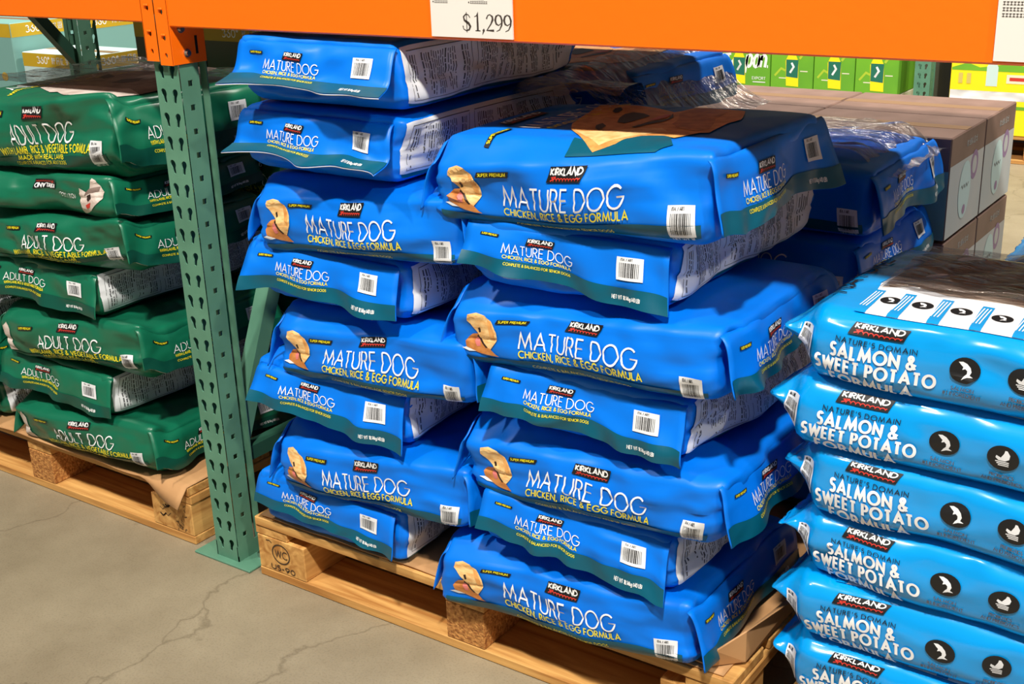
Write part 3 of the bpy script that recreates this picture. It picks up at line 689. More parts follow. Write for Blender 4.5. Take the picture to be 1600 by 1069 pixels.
# torn corner of cardboard standing up at the right end of the blue pallet
def torn():
    pts = [(1.150, .000, .1625), (1.205, .055, .1615), (1.212, .30, .162), (1.09, .20, .162)]
    b = MB()
    def slab(q, t):
        q = [Vector(p) for p in q]; n = (q[1]-q[0]).cross(q[2]-q[0]).normalized()*t; k = len(b.V)
        b.V += [tuple(p) for p in q]+[tuple(p+n) for p in q]; m = len(q)
        b.F += [tuple(range(k+m-1, k-1, -1)), tuple(range(k+m, k+2*m))]+[(k+i, k+(i+1) % m, k+m+(i+1) % m, k+m+i) for i in range(m)]; b.M += [0]*(m+2)
    slab([(1.158, .012, .163), (1.172, .012, .200), (1.208, .060, .226), (1.208, .060, .163)], .003)
    slab([(1.208, .060, .163), (1.208, .060, .226), (1.235, .20, .225), (1.225, .30, .205), (1.215, .32, .163)], .003)
    slab([(1.06, .020, .1625), (1.156, .012, .164), (1.206, .060, .164), (1.20, .17, .1625), (1.10, .16, .1625)], .0025)
    o = b.build('cardboard_corner', CARD); return tag(o, 'torn cardboard corner folded upright at the right end of the blue pallet', 'cardboard')
torn()

# ---- rack: uprights, beams
def holed_panel(b, x0, x1, z0, z1, holes, fn, th=.0025):
    """panel in (s,z), pierced; fn(s,z,depth)->xyz; holes: outline lists, each with its own cell (s0,s1,zc0,zc1)"""
    for (s0, s1, c0, c1, out) in holes:
        n = len(out); cx = sum(p[0] for p in out)/n; cz = sum(p[1] for p in out)/n; k = len(b.V); ob = []
        for p in out:
            dx, dz = p[0]-cx, p[1]-cz; t = min([(s1-cx)/dx if dx > 1e-9 else 1e9, (s0-cx)/dx if dx < -1e-9 else 1e9, (c1-cz)/dz if dz > 1e-9 else 1e9, (c0-cz)/dz if dz < -1e-9 else 1e9])
            ob.append((cx+dx*t, cz+dz*t))
        # add the cell corners
        ring = []
        for i in range(n):
            ring.append((out[i], ob[i])); a, c = ob[i], ob[(i+1) % n]
        for a, c in ring: b.V.append(fn(c[0], c[1], 0)); b.V.append(fn(a[0], a[1], 0)); b.V.append(fn(a[0], a[1], th))
        for i in range(n):
            j = (i+1) % n; A, B_, Cc = k+3*i, k+3*i+1, k+3*i+2; A2, B2, C2 = k+3*j, k+3*j+1, k+3*j+2
            b.F.append((A, A2, B2, B_)); b.M.append(0); b.F.append((B_, B2, C2, Cc)); b.M.append(0)
            a, c = ob[i], ob[j]
            if abs(a[0]-c[0]) > 1e-6 and abs(a[1]-c[1]) > 1e-6:
                for cr in ((s0, c0), (s0, c1), (s1, c0), (s1, c1)):
                    if (abs(cr[0]-a[0]) < 1e-6 and abs(cr[1]-c[1]) < 1e-6) or (abs(cr[0]-c[0]) < 1e-6 and abs(cr[1]-a[1]) < 1e-6):
                        q = len(b.V); b.V.append(fn(cr[0], cr[1], 0)); b.F.append((A, q, A2)); b.M.append(0)
def tear(cx, cz):
    o = arc(cx, cz+.007, .0085, .0085, -20, 200, 8); return o+[(cx-.0050, cz-.002), (cx-.0040, cz-.013), (cx, cz-.0155), (cx+.0040, cz-.013), (cx+.0050, cz-.002)]
def column(parent, x0, x1, y0, y1, z1, hz=.045, mt=RACKG, back=False):
    b = MB(); P = .0508; n = int((z1-hz)/P); zb = hz-P/2; zt = hz-P/2+n*P; xm = (x0+x1)/2
    s = -1 if not back else 1; yf = y0 if not back else y1
    H = []
    for i in range(n):
        z = hz+i*P
        for (a, c, cx) in ((x0, xm, xm-.0165), (xm, x1, xm+.0165)):
            sk = .0022 if cx < xm else -.0022
            H.append((a, c, z-P/2, z+P/2, [(p[0]-sk*((p[1]-z)/.015), p[1]) for p in tear(cx, z)]))
    holed_panel(b, x0, x1, zb, zt, H, lambda u, v, d: (u, yf-s*d, v))
    for sx, xs in ((1, x1), (-1, x0)):
        H = []; ym = (y0+y1)/2
        for i in range(n):
            z = hz+i*P+P/2; sq = .0062
            H.append((y0, y1, z-P/2, z+P/2, [(ym-.010+a*sq, z+c*sq) for a, c in ((1, -1), (1, 1), (-1, 1), (-1, -1))]))
        holed_panel(b, y0, y1, zb+P/2, zt+P/2, H, lambda u, v, d: (xs-sx*d, u, v))
        b.box(min(xs, xs-sx*.0025), max(xs, xs-sx*.0025), y0, y1, .004, zb+P/2)
        yl = y1 if not back else y0
        b.box(min(xs, xs-sx*.02), max(xs, xs-sx*.02), yl-.0015, yl+.0015, .004, zt)
    b.box(x0, x1, yf if s < 0 else yf-.0025, yf+.0025 if s < 0 else yf, .004, zb)
    return b.build('column', mt, parent)
UX0, UX1 = -.149, -.075
up = empty('rack_upright', (0, 0, 0), 0, 'green perforated steel rack upright between green and blue stacks', 'rack upright', 'green rack uprights')
column(up, UX0, UX1, .006, .082, 1.55)
column(up, UX0, UX1, .97, 1.046, 1.55, back=True)
fp = MB().box(-.212, -.022, -.012, .10, 0, .006, b=.0015).build('foot_plate', RACKG, up)
MB().cyl((-.172, .055, .006), (0, 0, 1), .009, .012, n=6).build('anchor_bolt', STEEL, fp)
MB().cyl((-.050, .055, .006), (0, 0, 1), .009, .012, n=6).build('anchor_bolt', STEEL, fp)
MB().box(-.212, -.022, .95, 1.06, 0, .006, b=.0015).build('foot_plate', RACKG, up)
MB().bar((-.112, .07, .25), (-.112, .98, .25), .035, .035).build('horizontal_brace', RACKD, up)
MB().bar((-.112, .07, .27), (-.112, .52, 1.30), .040, .040, up=(1, 0, 0)).build('diagonal_brace', RACKG, up)
MB().bar((-.112, .52, 1.30), (-.112, .98, 1.40), .035, .035, up=(1, 0, 0)).build('diagonal_brace', RACKG, up)
up2 = empty('rack_upright', (-1.75, 0, 0), 0, 'green rack upright with diagonal brace before the teal cartons', 'rack upright', 'green rack uprights')
column(up2, -.037, .037, .97, 1.046, 1.55, back=True)
column(up2, -.037, .037, .006, .082, 1.55)
MB().bar((0, .56, 1.50), (0, 1.02, .94), .036, .036, up=(1, 0, 0)).build('diagonal_brace', RACKD, up2)
MB().box(-.09, .09, -.012, .10, 0, .006).build('foot_plate', RACKG, up2)
MB().box(-.09, .09, .95, 1.06, 0, .006).build('foot_plate', RACKG, up2)

def beam(x0, x1, zb, label, conn):
    """orange beam; conn = list of ('l'|'r', column x0, column x1)"""
    root = empty('shelf_beam', ((x0+x1)/2, 0, zb), 0, label, 'shelf beam', 'orange shelf beams'); cx = (x0+x1)/2
    MB().box(x0-cx, x1-cx, -.006, .044, 0, .135, b=.003).build('beam_rail', ORANGE, root)
    for side, a, c in conn:
        xm = (a+c)/2; b = MB(); z0, z1 = -.078, .16
        if side == 'l':   # connector on the right half of a column, beam leaves to the right
            f0, f1, sx = xm+.0015, c+.004, c+.001
        else:
            f0, f1, sx = a-.004, xm-.0015, a-.004
        out = []
        H = [(f0-cx, f1-cx, z0, z0+.030, [((f0+f1)/2-cx+.0045*math.cos(t), z0+.020+.006*math.sin(t)) for t in [2*PI*i/10 for i in range(10)]])]
        for k in range(4):
            zc = z0+.030+.052*k
            H.append((f0-cx, f1-cx, zc, zc+.052, [((f0+f1)/2-cx+.0048*math.cos(t), zc+.026+.0065*math.sin(t)) for t in [2*PI*i/10 for i in range(10)]]))
        holed_panel(b, f0-cx, f1-cx, z0, z1, H, lambda u, v, d: (u, -.0075+d, v), th=.004)
        s0, s1 = (sx, sx+.003)
        b.box(s0-cx, s1-cx, -.0075, .083, z0, z1, b=.0008)
        co = b.build('end_connector', ORANGE, root)
        for k in range(3): MB().box((f0+f1)/2-cx-.006, (f0+f1)/2-cx+.006, -.0115, -.0075, z0+.060+.052*k, z0+.064+.052*k, b=.001).build('locking_lug', ORANGE, co)
        if side == 'l':
            for zz, yy in ((z0+.022, .030), (z0+.072, .020)):
                MB().cyl((s1-cx, yy, zz), (1, 0, 0), .0085, .003, n=14).cyl((s1-cx+.003, yy, zz), (1, 0, 0), .006, .005, n=8).build('bolt', STEEL, co)
            MB().box(s1-cx, s1-cx+.0012, .055, .061, z0+.018, z0+.055).build('slot', BLACK, co)
    return root
beam(UX1+.001, 2.42, 1.256, 'long orange shelf beam over the blue bags with price signs', [('l', UX0, UX1)])
beam(-1.787, UX0-.001, 1.263, 'orange shelf beam over the green bags left of the upright', [('r', UX0, UX1)])
for (x0, x1, z, lb) in ((UX1+.005, 2.42, 1.391, 'brown board shelf deck above the long orange beam'), (-1.705, UX0-.005, 1.398, 'brown board shelf deck above the beam over the green bags')):
    d = MB().box(x0, x1, .0, 1.05, z, z+.02).build('shelf_deck', CARD); tag(d, lb, 'shelf deck', 'shelf decks')
for (x0, x1, z, lb) in ((UX1+.001, 2.42, 1.256, 'rear orange shelf beam behind the blue bags'), (-1.787, UX0-.001, 1.263, 'rear orange shelf beam behind the green bags')):
    root = empty('shelf_beam', ((x0+x1)/2, 1.03, z), 0, lb, 'shelf beam', 'orange shelf beams'); MB().box(-(x1-x0)/2, (x1-x0)/2, -.025, .025, .10, .135).build('beam_rail', ORANGE, root)

# ---- price signs
def sign(x0, x1, z0, z1, label, price):
    b = MB().box(x0, x1, -.0115, -.0095, z0, z1); root = empty('price_sign', ((x0+x1)/2, -.0085, z0), 0, label, 'price sign', 'price signs on the orange beam')
    cx = (x0+x1)/2; w = x1-x0
    MB().box(-w/2, w/2, -.0035, -.0005, 0, z1-z0).build('card', PAPER, root)
    V = []; F = []
    def put(sh):
        k = len(V); V.extend([(p[0], -.0040, p[1]) for p in sh[0]]); F.extend([tuple(k+i for i in f) for f in sh[1]])
    if price:
        st = {'$': ([(.58, .78), (.45, .95), (.25, .98), (.08, .82), (.14, .62), (.45, .44), (.58, .26), (.48, .06), (.25, .0), (.05, .1), (.02, .28)], [.6, .5, .7, 1, 1.4, 1.9, 1.5, 1, .6, .5, .9]),
              '1': ([(.02, .84), (.18, .90), (.26, 1), (.26, 0)], [.3, .5, 1.6, 1.6]), ',': ([(.1, .10), (.16, .04), (.04, -.2)], [2.2, 1.4, .3]),
              '2': ([(.04, .74), (.14, .94), (.30, 1), (.48, .88), (.50, .70), (.36, .44), (.04, .06), (.58, .06)], [1.1, .6, .5, 1.3, 1.6, .9, .5, 1.5]),
              '9': ([(.10, .02), (.34, .12), (.50, .40), (.53, .68), (.44, .92), (.27, 1), (.10, .90), (.03, .68), (.10, .46), (.27, .38), (.46, .50)], [.3, .6, 1.2, 1.5, 1.2, .5, 1.2, 1.6, 1.2, .5, .4])}
        h = .0275; pen = -w/2+w*.40
        for ch, adv in (('$', .88), ('1', .56), (',', .34), ('2', .66), ('9', .66), ('9', .66)):
            pts, wd = st[ch]; put(strip([(pen+p[0]*h, .012+p[1]*h) for p in pts], .085*h, .02, wd))
            if ch == '$': put(strip([(pen+.31*h, .012-.1*h), (pen+.31*h, .012+1.1*h)], .05*h, .02))
            if ch == '1': put(strip([(pen+.08*h, .0125), (pen+.46*h, .0125)], .05*h, .02))
            pen += adv*h
        pyd('price_lettering', V, F, PAPERINK, root); V.clear(); F.clear()
        rnd = random.Random(2)
        for col, n in ((-w/2+.007, 4), (-w/2+.083, 4)):
            for k in range(n):
                y = z1-z0-.006-.0062*k; put(disc(col, y, .0013, 8))
                x = col+.003
                for g in range(rnd.randint(6, 10)):
                    put(rect(x, y-.0018, x+.0028, y-.0010)); put(rect(x, y+.0012, x+.0028, y+.0019)); put(rect(x+.0010, y-.0018, x+.0016, y+.0019)); x += .0036
    else:
        put(text('NA', -w/2+.006, z1-z0-.012, .008, wt=.12)); rnd = random.Random(5)
        for k in range(5):
            x = -w/2+.006
            for g in range(9):
                y = z1-z0-.024-.0075*k; put(rect(x, y-.0022, x+.0034, y-.0014)); put(rect(x, y+.0014, x+.0034, y+.0022)); put(rect(x+.0012, y-.0022, x+.0020, y+.0022)); x += .0044
    pyd('notes_lettering', V, F, PAPERINK, root)
sign(.616, .787, 1.262, 1.345, 'white paper price sign reading $ 1,299 on the orange beam', True)
sign(1.556, 1.72, 1.262, 1.375, 'white paper sign cut by the right edge on the orange beam', False)

# ------------------------------------------------------------------ blue stacks
rj = random.Random(11)
ORD = {1: 'bottom', 2: 'second from bottom', 3: 'third from bottom', 4: 'fourth from bottom', 5: 'fifth from bottom', 6: 'sixth from bottom', 7: 'seventh from bottom', 8: 'top'}
def add_A(cx, y0, zc, hz, seed, label, group, film=BLUE, side=B_SIDE, flap=B_FLAP, top=None, fl=None, jx=0, hx=.278, hy=.215, flip=False, extra=None, rz=None, taper=.05, sag=.017, shear=.085, rb=.036):
    H = (hx, hy, hz); pr = {'-y': side}
    if top: pr['top'] = top
    if extra: pr.update(extra)
    f = dict(th=.14, wave=.005, width=.44); f.update(fl or {})
    return make_sack((cx, y0+hy, zc), rj.uniform(-.02, .02) if rz is None else rz, H, seed, film, pr, label, group, flaps=(('+x', f), ('-x', dict(th=.10, wave=.004))), flapprint=flap, flip=flip, taper=taper, sag=sag, shear=shear, rough=1.7, rb=rb, step=.012 if sag or shear else .022)
def add_B(cx, y0, zc, hz, seed, label, group, film=BLUE, factsp=B_FACTS, flap=B_FLAP, fl=None, hx=.295, hy=.206, rz=None, extra=None, rb=.036):
    H = (hx, hy, hz); pr = {'+y': factsp}
    if extra: pr.update(extra)
    f = dict(th=.17, wave=.007); f.update(fl or {})
    return make_sack((cx, y0+hx, zc), -PI/2+(rj.uniform(-.03, .03) if rz is None else rz), H, seed, film, pr, label, group, flaps=(('+x', f),), flapprint=flap, tapy=.03, rough=1.7, rb=rb)
GL_ = 'blue senior dog food bags in the left stack'; GR_ = 'blue senior dog food bags in the right stack'
Z0 = .161
pl = .1365
LROWS = [('B', .245), ('A', .375), ('B', .280), ('A', .408), ('B', .300), ('A', .392), ('B', .315), ('B', .325)]
for i, (k, cx) in enumerate(LROWS):
    z = Z0+pl*(i+.5); o = ORD[i+1]
    if k == 'A': add_A(cx+.010, -.024, z, pl/2-.001, 20+i, f'blue dog food bag, {o}, left blue stack, dog head side outward', GL_, hx=.258, fl=dict(width=.42, th=.06))
    else:
        fl = dict(curl=.95, th=.2, wave=.010) if i >= 6 else dict(th=(.14, 0, .22, 0, .20)[i], tilt=(-.06, 0, -.11, 0, -.03)[i], D=(.088, 0, .105, 0, .105)[i])
        add_B(cx+.004, -.006, z, pl/2-.001, 40+i, f'blue dog food bag, {o}, left blue stack, folded end outward', GL_, fl=fl, rb=.036 if i else .022)
pr_ = .1335
RROWS = [('A', .860), ('B', .884), ('A', .922), ('B', .922), ('A', .916), ('B', .878), ('A', .886)]
for i, (k, cx) in enumerate(RROWS):
    hz = pr_/2 if i < 6 else .0715; z = Z0+pr_*i+hz; o = ORD[i+1] if i < 6 else 'top'
    if k == 'A': add_A(cx, -.028, z-.004, hz-.001, 60+i, f'blue dog food bag, {o}, right blue stack, dog head side outward', GR_, top=B_TOP if i == 6 else None, fl=dict(width=.46, th=.12) if i == 6 else None, taper=.14 if i == 6 else .05, sag=.017 if i else .010, rb=.036 if i else .022)
    else: add_B(cx, -.012, z-.004, hz-.001, 80+i, f'blue dog food bag, {o}, right blue stack, folded end outward', GR_, fl=dict(th=.17, tilt=(0, -.09, 0, -.07, 0, -.11)[i], width=.40, flare=.03))
# bags of the rear row, in the shade of the shelf
GB_ = 'shaded blue dog food bags in the rear row'
zr = .161
for i in range(5): add_A(.885, .66, zr+.064+i*.128, .063, 100+i, f'shaded blue bag, {ORD[i+1]}, in the rear row behind the right blue stack', GB_, flap=B_FLAP, hx=.275, hy=.19, sag=0, shear=0, taper=0)
add_A(.895, .645, .801+.077, .077, 106, 'shaded blue bag on top of the rear row, beside the brown cartons', GB_, hx=.285, hy=.20, rz=.03, sag=0, shear=0, taper=0)
for i in range(6): add_A(.24, .66, zr+.0685+i*.137, .0675, 110+i, f'shaded blue bag, {ORD[i+1]}, in the rear row behind the left blue stack', GB_, hx=.26, hy=.19, sag=0, shear=0, taper=0)
add_A(.375, .655, .988+.066, .066, 117, 'shaded blue bag under dark film behind the top bag', GB_, hx=.28, hy=.2, top=B_TOP, sag=0, shear=0, taper=0)

# ------------------------------------------------------------------ green stacks
GG_ = 'green adult dog food bags in the front stack'
zb = [.161, .281, .412, .542, .676, .800, .906, 1.086]
husky = Print()
cxg = -.615
def hp(p): return [(x+(-.66-cxg), y*.9) for x, y in p]
hq = lambda p: [(.175+(x-.258)*.50, y*.95+.004) for x, y in p]
husky.add('dog_picture', HUSKW, poly(hq([(.285, .028), (.339, .014), (.372, .026), (.385, .062), (.417, .054), (.447, .034), (.464, .016), (.447, -.009), (.363, -.043), (.258, -.066), (.284, -.034), (.281, -.011)])), 0)
hp = hq
husky.add('dog_picture', HUSKG, poly(hp([(.339, .014), (.372, .026), (.447, .034), (.435, .018), (.319, .003)])), 1)
husky.add('dog_picture', DARKB, poly(hp([(.346, .003), (.377, .007), (.377, -.008), (.358, -.015), (.343, -.009)])), 2)
husky.add('dog_picture', RED, poly(hp([(.331, -.026), (.377, -.017), (.365, -.032), (.337, -.037)])), 2)
hl = Print(); logo(hl, -.03, -.032, .1, .032)
hl.add('title_lettering', LETW, text('ADULT DOG', -.17, -.012, .013, -.10, wt=.1), 1)
for part, it in hl.parts.items():
    for V, F, ink, ly in it: husky.add(part, ink, (-V, F), ly)
for i, k in enumerate('ABABAAA'):
    hz = (zb[i+1]-zb[i])/2; z = zb[i]+hz; o = ORD[i+1] if i < 6 else 'top'
    if i == 5:
        add_A(cxg, -.004, z, hz-.001, 145, 'upside down green dog food bag with husky head, below the top green bag', GG_, GREEN, husky, G_FLAP, sag=0, shear=.06)
    elif k == 'A':
        add_A(cxg+(.03 if i == 6 else .012), -.006, z, hz-.001, 140+i, f'green dog food bag, {o}, front green stack, long side outward', GG_, GREEN, G_SIDE, G_FLAP, top=G_TOP if i == 6 else None, sag=0, shear=.10)
    else:
        add_B(-.685, .008, z, hz-.001, 140+i, f'green dog food bag, {o}, front green stack, folded end outward', GG_, GREEN, G_FACTS, G_FLAP, fl=dict(th=.12, tilt=-.03, width=.44))
GH_ = 'green dog food bags of the far left stack'
for i, k in enumerate('BABABA'):
    hz = (zb[i+1]-zb[i])/2; z = zb[i]+hz
    if k == 'A': add_A(-1.235, -.01, z, hz-.001, 160+i, f'green bag cut by the left picture edge, {ORD[i+1]}, long side outward', GH_, GREEN, G_SIDE, G_FLAP, hx=.25, sag=0)
    else: add_B(-1.20, .026, z, hz-.001, 160+i, f'green bag cut by the left picture edge, {ORD[i+1]}, folded end outward', GH_, GREEN, G_FACTS, G_FLAP, hy=.205)
GI_ = 'green dog food bags of the rear row in shadow'
for i in range(6):
    add_A(-.60, .66, .161+.0665+i*.133, .0655, 180+i, f'green bag in deep shadow behind the front green stack, {ORD[i+1]}', GI_, GREEN, G_SIDE, G_FLAP, hx=.27, hy=.19, sag=0, shear=0, taper=0)
add_A(-1.18, .62, .943, .052, 190, 'green bag under dark film at the back of the left pallet', GI_, GREEN, G_SIDE, G_FLAP, hx=.28, hy=.2, top=G_TOP, sag=0, shear=0, taper=0)
for i in range(6): add_A(-1.18, .62, .161+.060+i*.121, .059, 191+i, f'green bag behind the far left green stack, {ORD[i+1]}', GI_, GREEN, G_SIDE, G_FLAP, hx=.27, hy=.19, sag=0, shear=0, taper=0)

# ------------------------------------------------------------------ light blue salmon stack
GS_ = 'light blue salmon dog food bags'
zt = [.192, .308, .421, .545, .672, .806]; tipx = [1.276, 1.274, 1.280, 1.282, 1.252, 1.268]
hzs = .0615
for i in range(6):
    z = .161+hzs+i*(.872-.161-2*hzs)/5; cx = tipx[i]+.305
    make_sack((cx, .015+.205, z), -.045+rj.uniform(-.012, .012), (.31, .205, hzs), 200+i, SKY, {'-y': S_SIDE, '+z': S_TOP} if i in (0, 1, 4, 5) else {'-y': S_SIDE},
              f'light blue glossy salmon dog food bag, {ORD[i+1] if i < 5 else "top"} in its stack at the right', GS_, kind='pillow', step=.013, rt=.026, rb=.034, rough=1.1)
for i in range(6):
    make_sack((1.72, .66+.205, .161+.053+i*.1065), 0, (.31, .205, .052), 210+i, SKY, {'+z': S_TOP} if i == 5 else {}, f'light blue bag at the back behind the salmon stack, {ORD[i+1]}', 'rear light blue bags', kind='pillow', rt=.026, rb=.034)

# ------------------------------------------------------------------ stretch film
def drape(name, x0, x1, y0, y1, fz, label, nx=60, ny=50, seed=1):
    n1 = sines(seed, (1, 2.5, 1), .10); n2 = sines(seed+1, (1, 1, 1), .25)
    X, Y = np.meshgrid(np.linspace(x0, x1, nx+1), np.linspace(y0, y1, ny+1)); P = np.stack([X.ravel(), Y.ravel(), np.zeros(X.size)], 1)
    edge = .02*n2(P*1.7)
    Yj = P[:, 1].copy(); w = np.clip((y0+.08-P[:, 1])/.08, 0, 1); P[:, 1] += w*edge
    P[:, 2] = fz(P[:, 0], P[:, 1])+.0035*n1(P)+.002
    F = [(j*(nx+1)+i, j*(nx+1)+i+1, (j+1)*(nx+1)+i+1, (j+1)*(nx+1)+i) for j in range(ny) for i in range(nx)]
    o = pyd(name, P, F, FILM, smooth=True); return tag(o, label, 'plastic film', 'sheets of clear plastic film')
sm = lambda t: np.clip(t, 0, 1)**2*(3-2*np.clip(t, 0, 1))
drape('stretch_film', .545, .79, .33, 1.06, lambda x, y: 1.130+.010*sm((y-.5)/.2)-.14*sm((x-.56)/.22)*sm((y-.42)/.06)-.02*sm((.36-y)/.06), 'clear stretch film over the bag behind the top blue bag')
drape('stretch_film', .70, 1.205, .70, 1.06, lambda x, y: .972-.05*sm((x-1.1)/.1), 'clear stretch film over the shaded bag beside the brown cartons', seed=7)
drape('stretch_film', -1.5, -.36, .46, 1.0, lambda x, y: 1.008+.010*np.sin(x*7), 'clear stretch film over the back of the green bags', seed=12)

drape('stretch_film', 1.37, 1.86, .17, .43, lambda x, y: .8755+.004*np.sin(x*9), 'clear glossy film added for glints over the top salmon bag', seed=21)  # extra sheet, added only to catch lamp glints above the bag picture
# ------------------------------------------------------------------ cartons behind
def carton(x0, x1, y0, y1, z0, z1, label, group, mats, deco=None, name='carton'):
    root = empty(name, ((x0+x1)/2, (y0+y1)/2, z0), 0, label, 'carton', group); w, d, h = (x1-x0)/2, (y1-y0)/2, z1-z0
    MB().box(-w, w, -d, d, 0, h, b=.003).build('box_body', mats, root)
    t = MB(); t.box(-w+.002, w-.002, -.022, .022, h, h+.0006); t.build('tape', mat('packing_tape', (150, 118, 88), .3), root)
    if deco: deco(root, w, d, h)
    return root
def flatprint(root, name, face, w, d, items):
    """items: (ink, shape); face '-y' or '+x' in face metres from the centre bottom"""
    V = []; F = []; M = []; mats = []
    for i, (ink, sh_) in enumerate(items):
        if ink not in mats: mats.append(ink)
        k = len(V); o = .0004+.00018*i
        for p in sh_[0]: V.append((p[0], -d-o, p[1]) if face == '-y' else (w+o, p[0], p[1]))
        F += [tuple(k+j for j in f) for f in sh_[1]]; M += [mats.index(ink)]*len(sh_[1])
    pyd(name, V, F, mats, root, mi=M)
BRN = mat('brown_carton', (136, 108, 96), .5, rgb2=(120, 94, 82), scale=10)
PALE = mat('pale_carton_ink', (196, 198, 196), .5, rgb2=(180, 190, 192), scale=5)
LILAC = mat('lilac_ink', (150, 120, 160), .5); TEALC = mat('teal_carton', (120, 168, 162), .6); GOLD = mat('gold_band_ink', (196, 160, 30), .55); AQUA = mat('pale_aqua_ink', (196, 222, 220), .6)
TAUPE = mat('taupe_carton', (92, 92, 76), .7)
JG = mat('leaf_green_ink', (112, 178, 40), .5, rgb2=(98, 164, 44), scale=4); JY = mat('bright_yellow_ink', (250, 226, 20), .5); JB = mat('bottle_green_ink', (30, 110, 90), .45); KRAFT = mat('kraft_yellow', (206, 186, 96), .65); LIME = mat('lime_ink', (170, 196, 50), .6); CREAM = mat('cream_carton', (224, 222, 196), .6)
def cjk(x, y, h, n, seed):
    rnd = random.Random(seed); V = []; F = []
    for k in range(n):
        for s_ in range(6):
            a = rnd.random(); q = [(x+rnd.random()*.2*h, y+h*a), (x+h*.85, y+h*a)] if s_ % 2 else [(x+h*a*.85, y), (x+h*a*.85, y+h)]
            v, f = strip(q, h*.09, .05); i = len(V); V += v; F += [tuple(i+j for j in g) for g in f]
        x += h*1.08
    return V, F
def deco_brown(root, w, d, h):
    it = [(PALE, rect(-d+.002, .002, d-.002, h*.72, .05))]
    it.append((PALE, cjk(-d*.1, h*.83, .016, 5, 31)))
    it += [(LILAC, disc(d*.45, h*.60, .030, 18, .05, .036)), (PALE, disc(d*.45, h*.60, .018, 14, .05, .022)), (AQUA, disc(-d*.05, h*.40, .048, 18, .06, .07)), (GREY, strip([(-d*.05-.03+.006*k, h*.44+.005*math.sin(k*2.1)) for k in range(11)], .003, .02)), (LILAC, disc(-d*.02, h*.2, .012, 12, .05))]
    flatprint(root, 'side_print', '+x', w, d, it)
    flatprint(root, 'front_print', '-y', w, d, [(TEALC, rect(-w+.002, .002, w-.002, h*.68, .1))])
xs = [(-.02, .385), (.39, .795), (.80, 1.205)]; ys = [(1.10, 1.378), (1.384, 1.66)]
for zi, zz in enumerate((.698, .452, .206)):
    for yi, (a, c) in enumerate(ys):
        for xi, (p, q) in enumerate(xs):
            if zi > 0 and xi < 2: continue
            lv = ('top', 'second', 'third')[zi]; dp = ('near', 'far')[yi]; ps = ('left', 'middle', 'right-hand')[xi]
            carton(p, q, a, c, zz, zz+.240, f'brown-topped carton, {dp} {ps} one in the {lv} layer behind the blue bags', 'brown-topped cartons behind the blue bags', BRN, deco_brown)
MB()
pal2 = pallet(-.03, 1.215, 1.09, 1.70, 'shadowed pallet under the brown-topped cartons', h=.203, n=4)
# teal cartons at the upper left
def deco_teal(seed):
    def f(root, w, d, h):
        for face, half in (('+x', d), ('-y', w)):
            it = [(GOLD, rect(-half+.002, h-.052, half-.002, h-.002, .1)), (LETW, text('360°', -half*.55, h-.038, .024, -half*.55+.075, wt=.16)), (WHITE, cjk(-half*.55+.09, h-.038, .024, 6, seed)),
                  (GREY, rect(-half*.6, h*.40, half*.1, h*.415)), (GREY, rect(-half*.6, h*.34, half*.2, h*.35)), (GOLD, disc(half*.62, h*.26, .020, 12, .05, .016))]
            flatprint(root, 'carton_print', face, w, d, it)
    return f
GT_ = 'teal cartons with a gold band'
carton(-2.72, -2.30, 1.10, 1.395, .82, 1.09, 'teal carton with gold band, nearer of two at upper left', GT_, TEALC, deco_teal(1))
carton(-2.72, -2.30, 1.40, 1.74, .80, 1.085, 'teal carton with gold 360 band left of the upright', GT_, TEALC, deco_teal(2))
carton(-2.28, -1.88, 1.12, 1.36, .72, .985, 'teal carton painted pale for its lit top, standing lower, left of the upright', GT_, AQUA, deco_teal(3))  # whole box in pale aqua, the lit top's brightness put into the colour
for k, (a, c) in enumerate(((-1.62, -1.27), (-1.265, -.87), (-.865, -.47), (-.465, -.07))):
    for zi, zz in enumerate((.84, .56)):
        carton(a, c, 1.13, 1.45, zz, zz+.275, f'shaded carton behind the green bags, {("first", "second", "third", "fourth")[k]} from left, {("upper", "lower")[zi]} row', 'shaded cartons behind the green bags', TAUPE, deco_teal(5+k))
for a, c, lb in ((-2.75, -1.86, 'left'), (-1.65, -.05, 'right')):
    pt = pallet(a, c, 1.10, 1.78, f'shadowed {lb} pallet in the rear rack behind the green bags', n=4)
for k, (a, c) in enumerate(((-2.72, -2.3), (-2.28, -1.88), (-1.62, -1.27), (-1.265, -.87), (-.865, -.47), (-.465, -.07))):
    carton(a, c, 1.12, 1.74 if k < 2 else 1.45, .158, (.797, .717, .557, .557, .557, .557)[k], f'large plain carton at the bottom of the rear rack, {("first", "second", "third", "fourth", "fifth", "sixth")[k]} from left', 'plain base cartons in the rear rack', TAUPE)
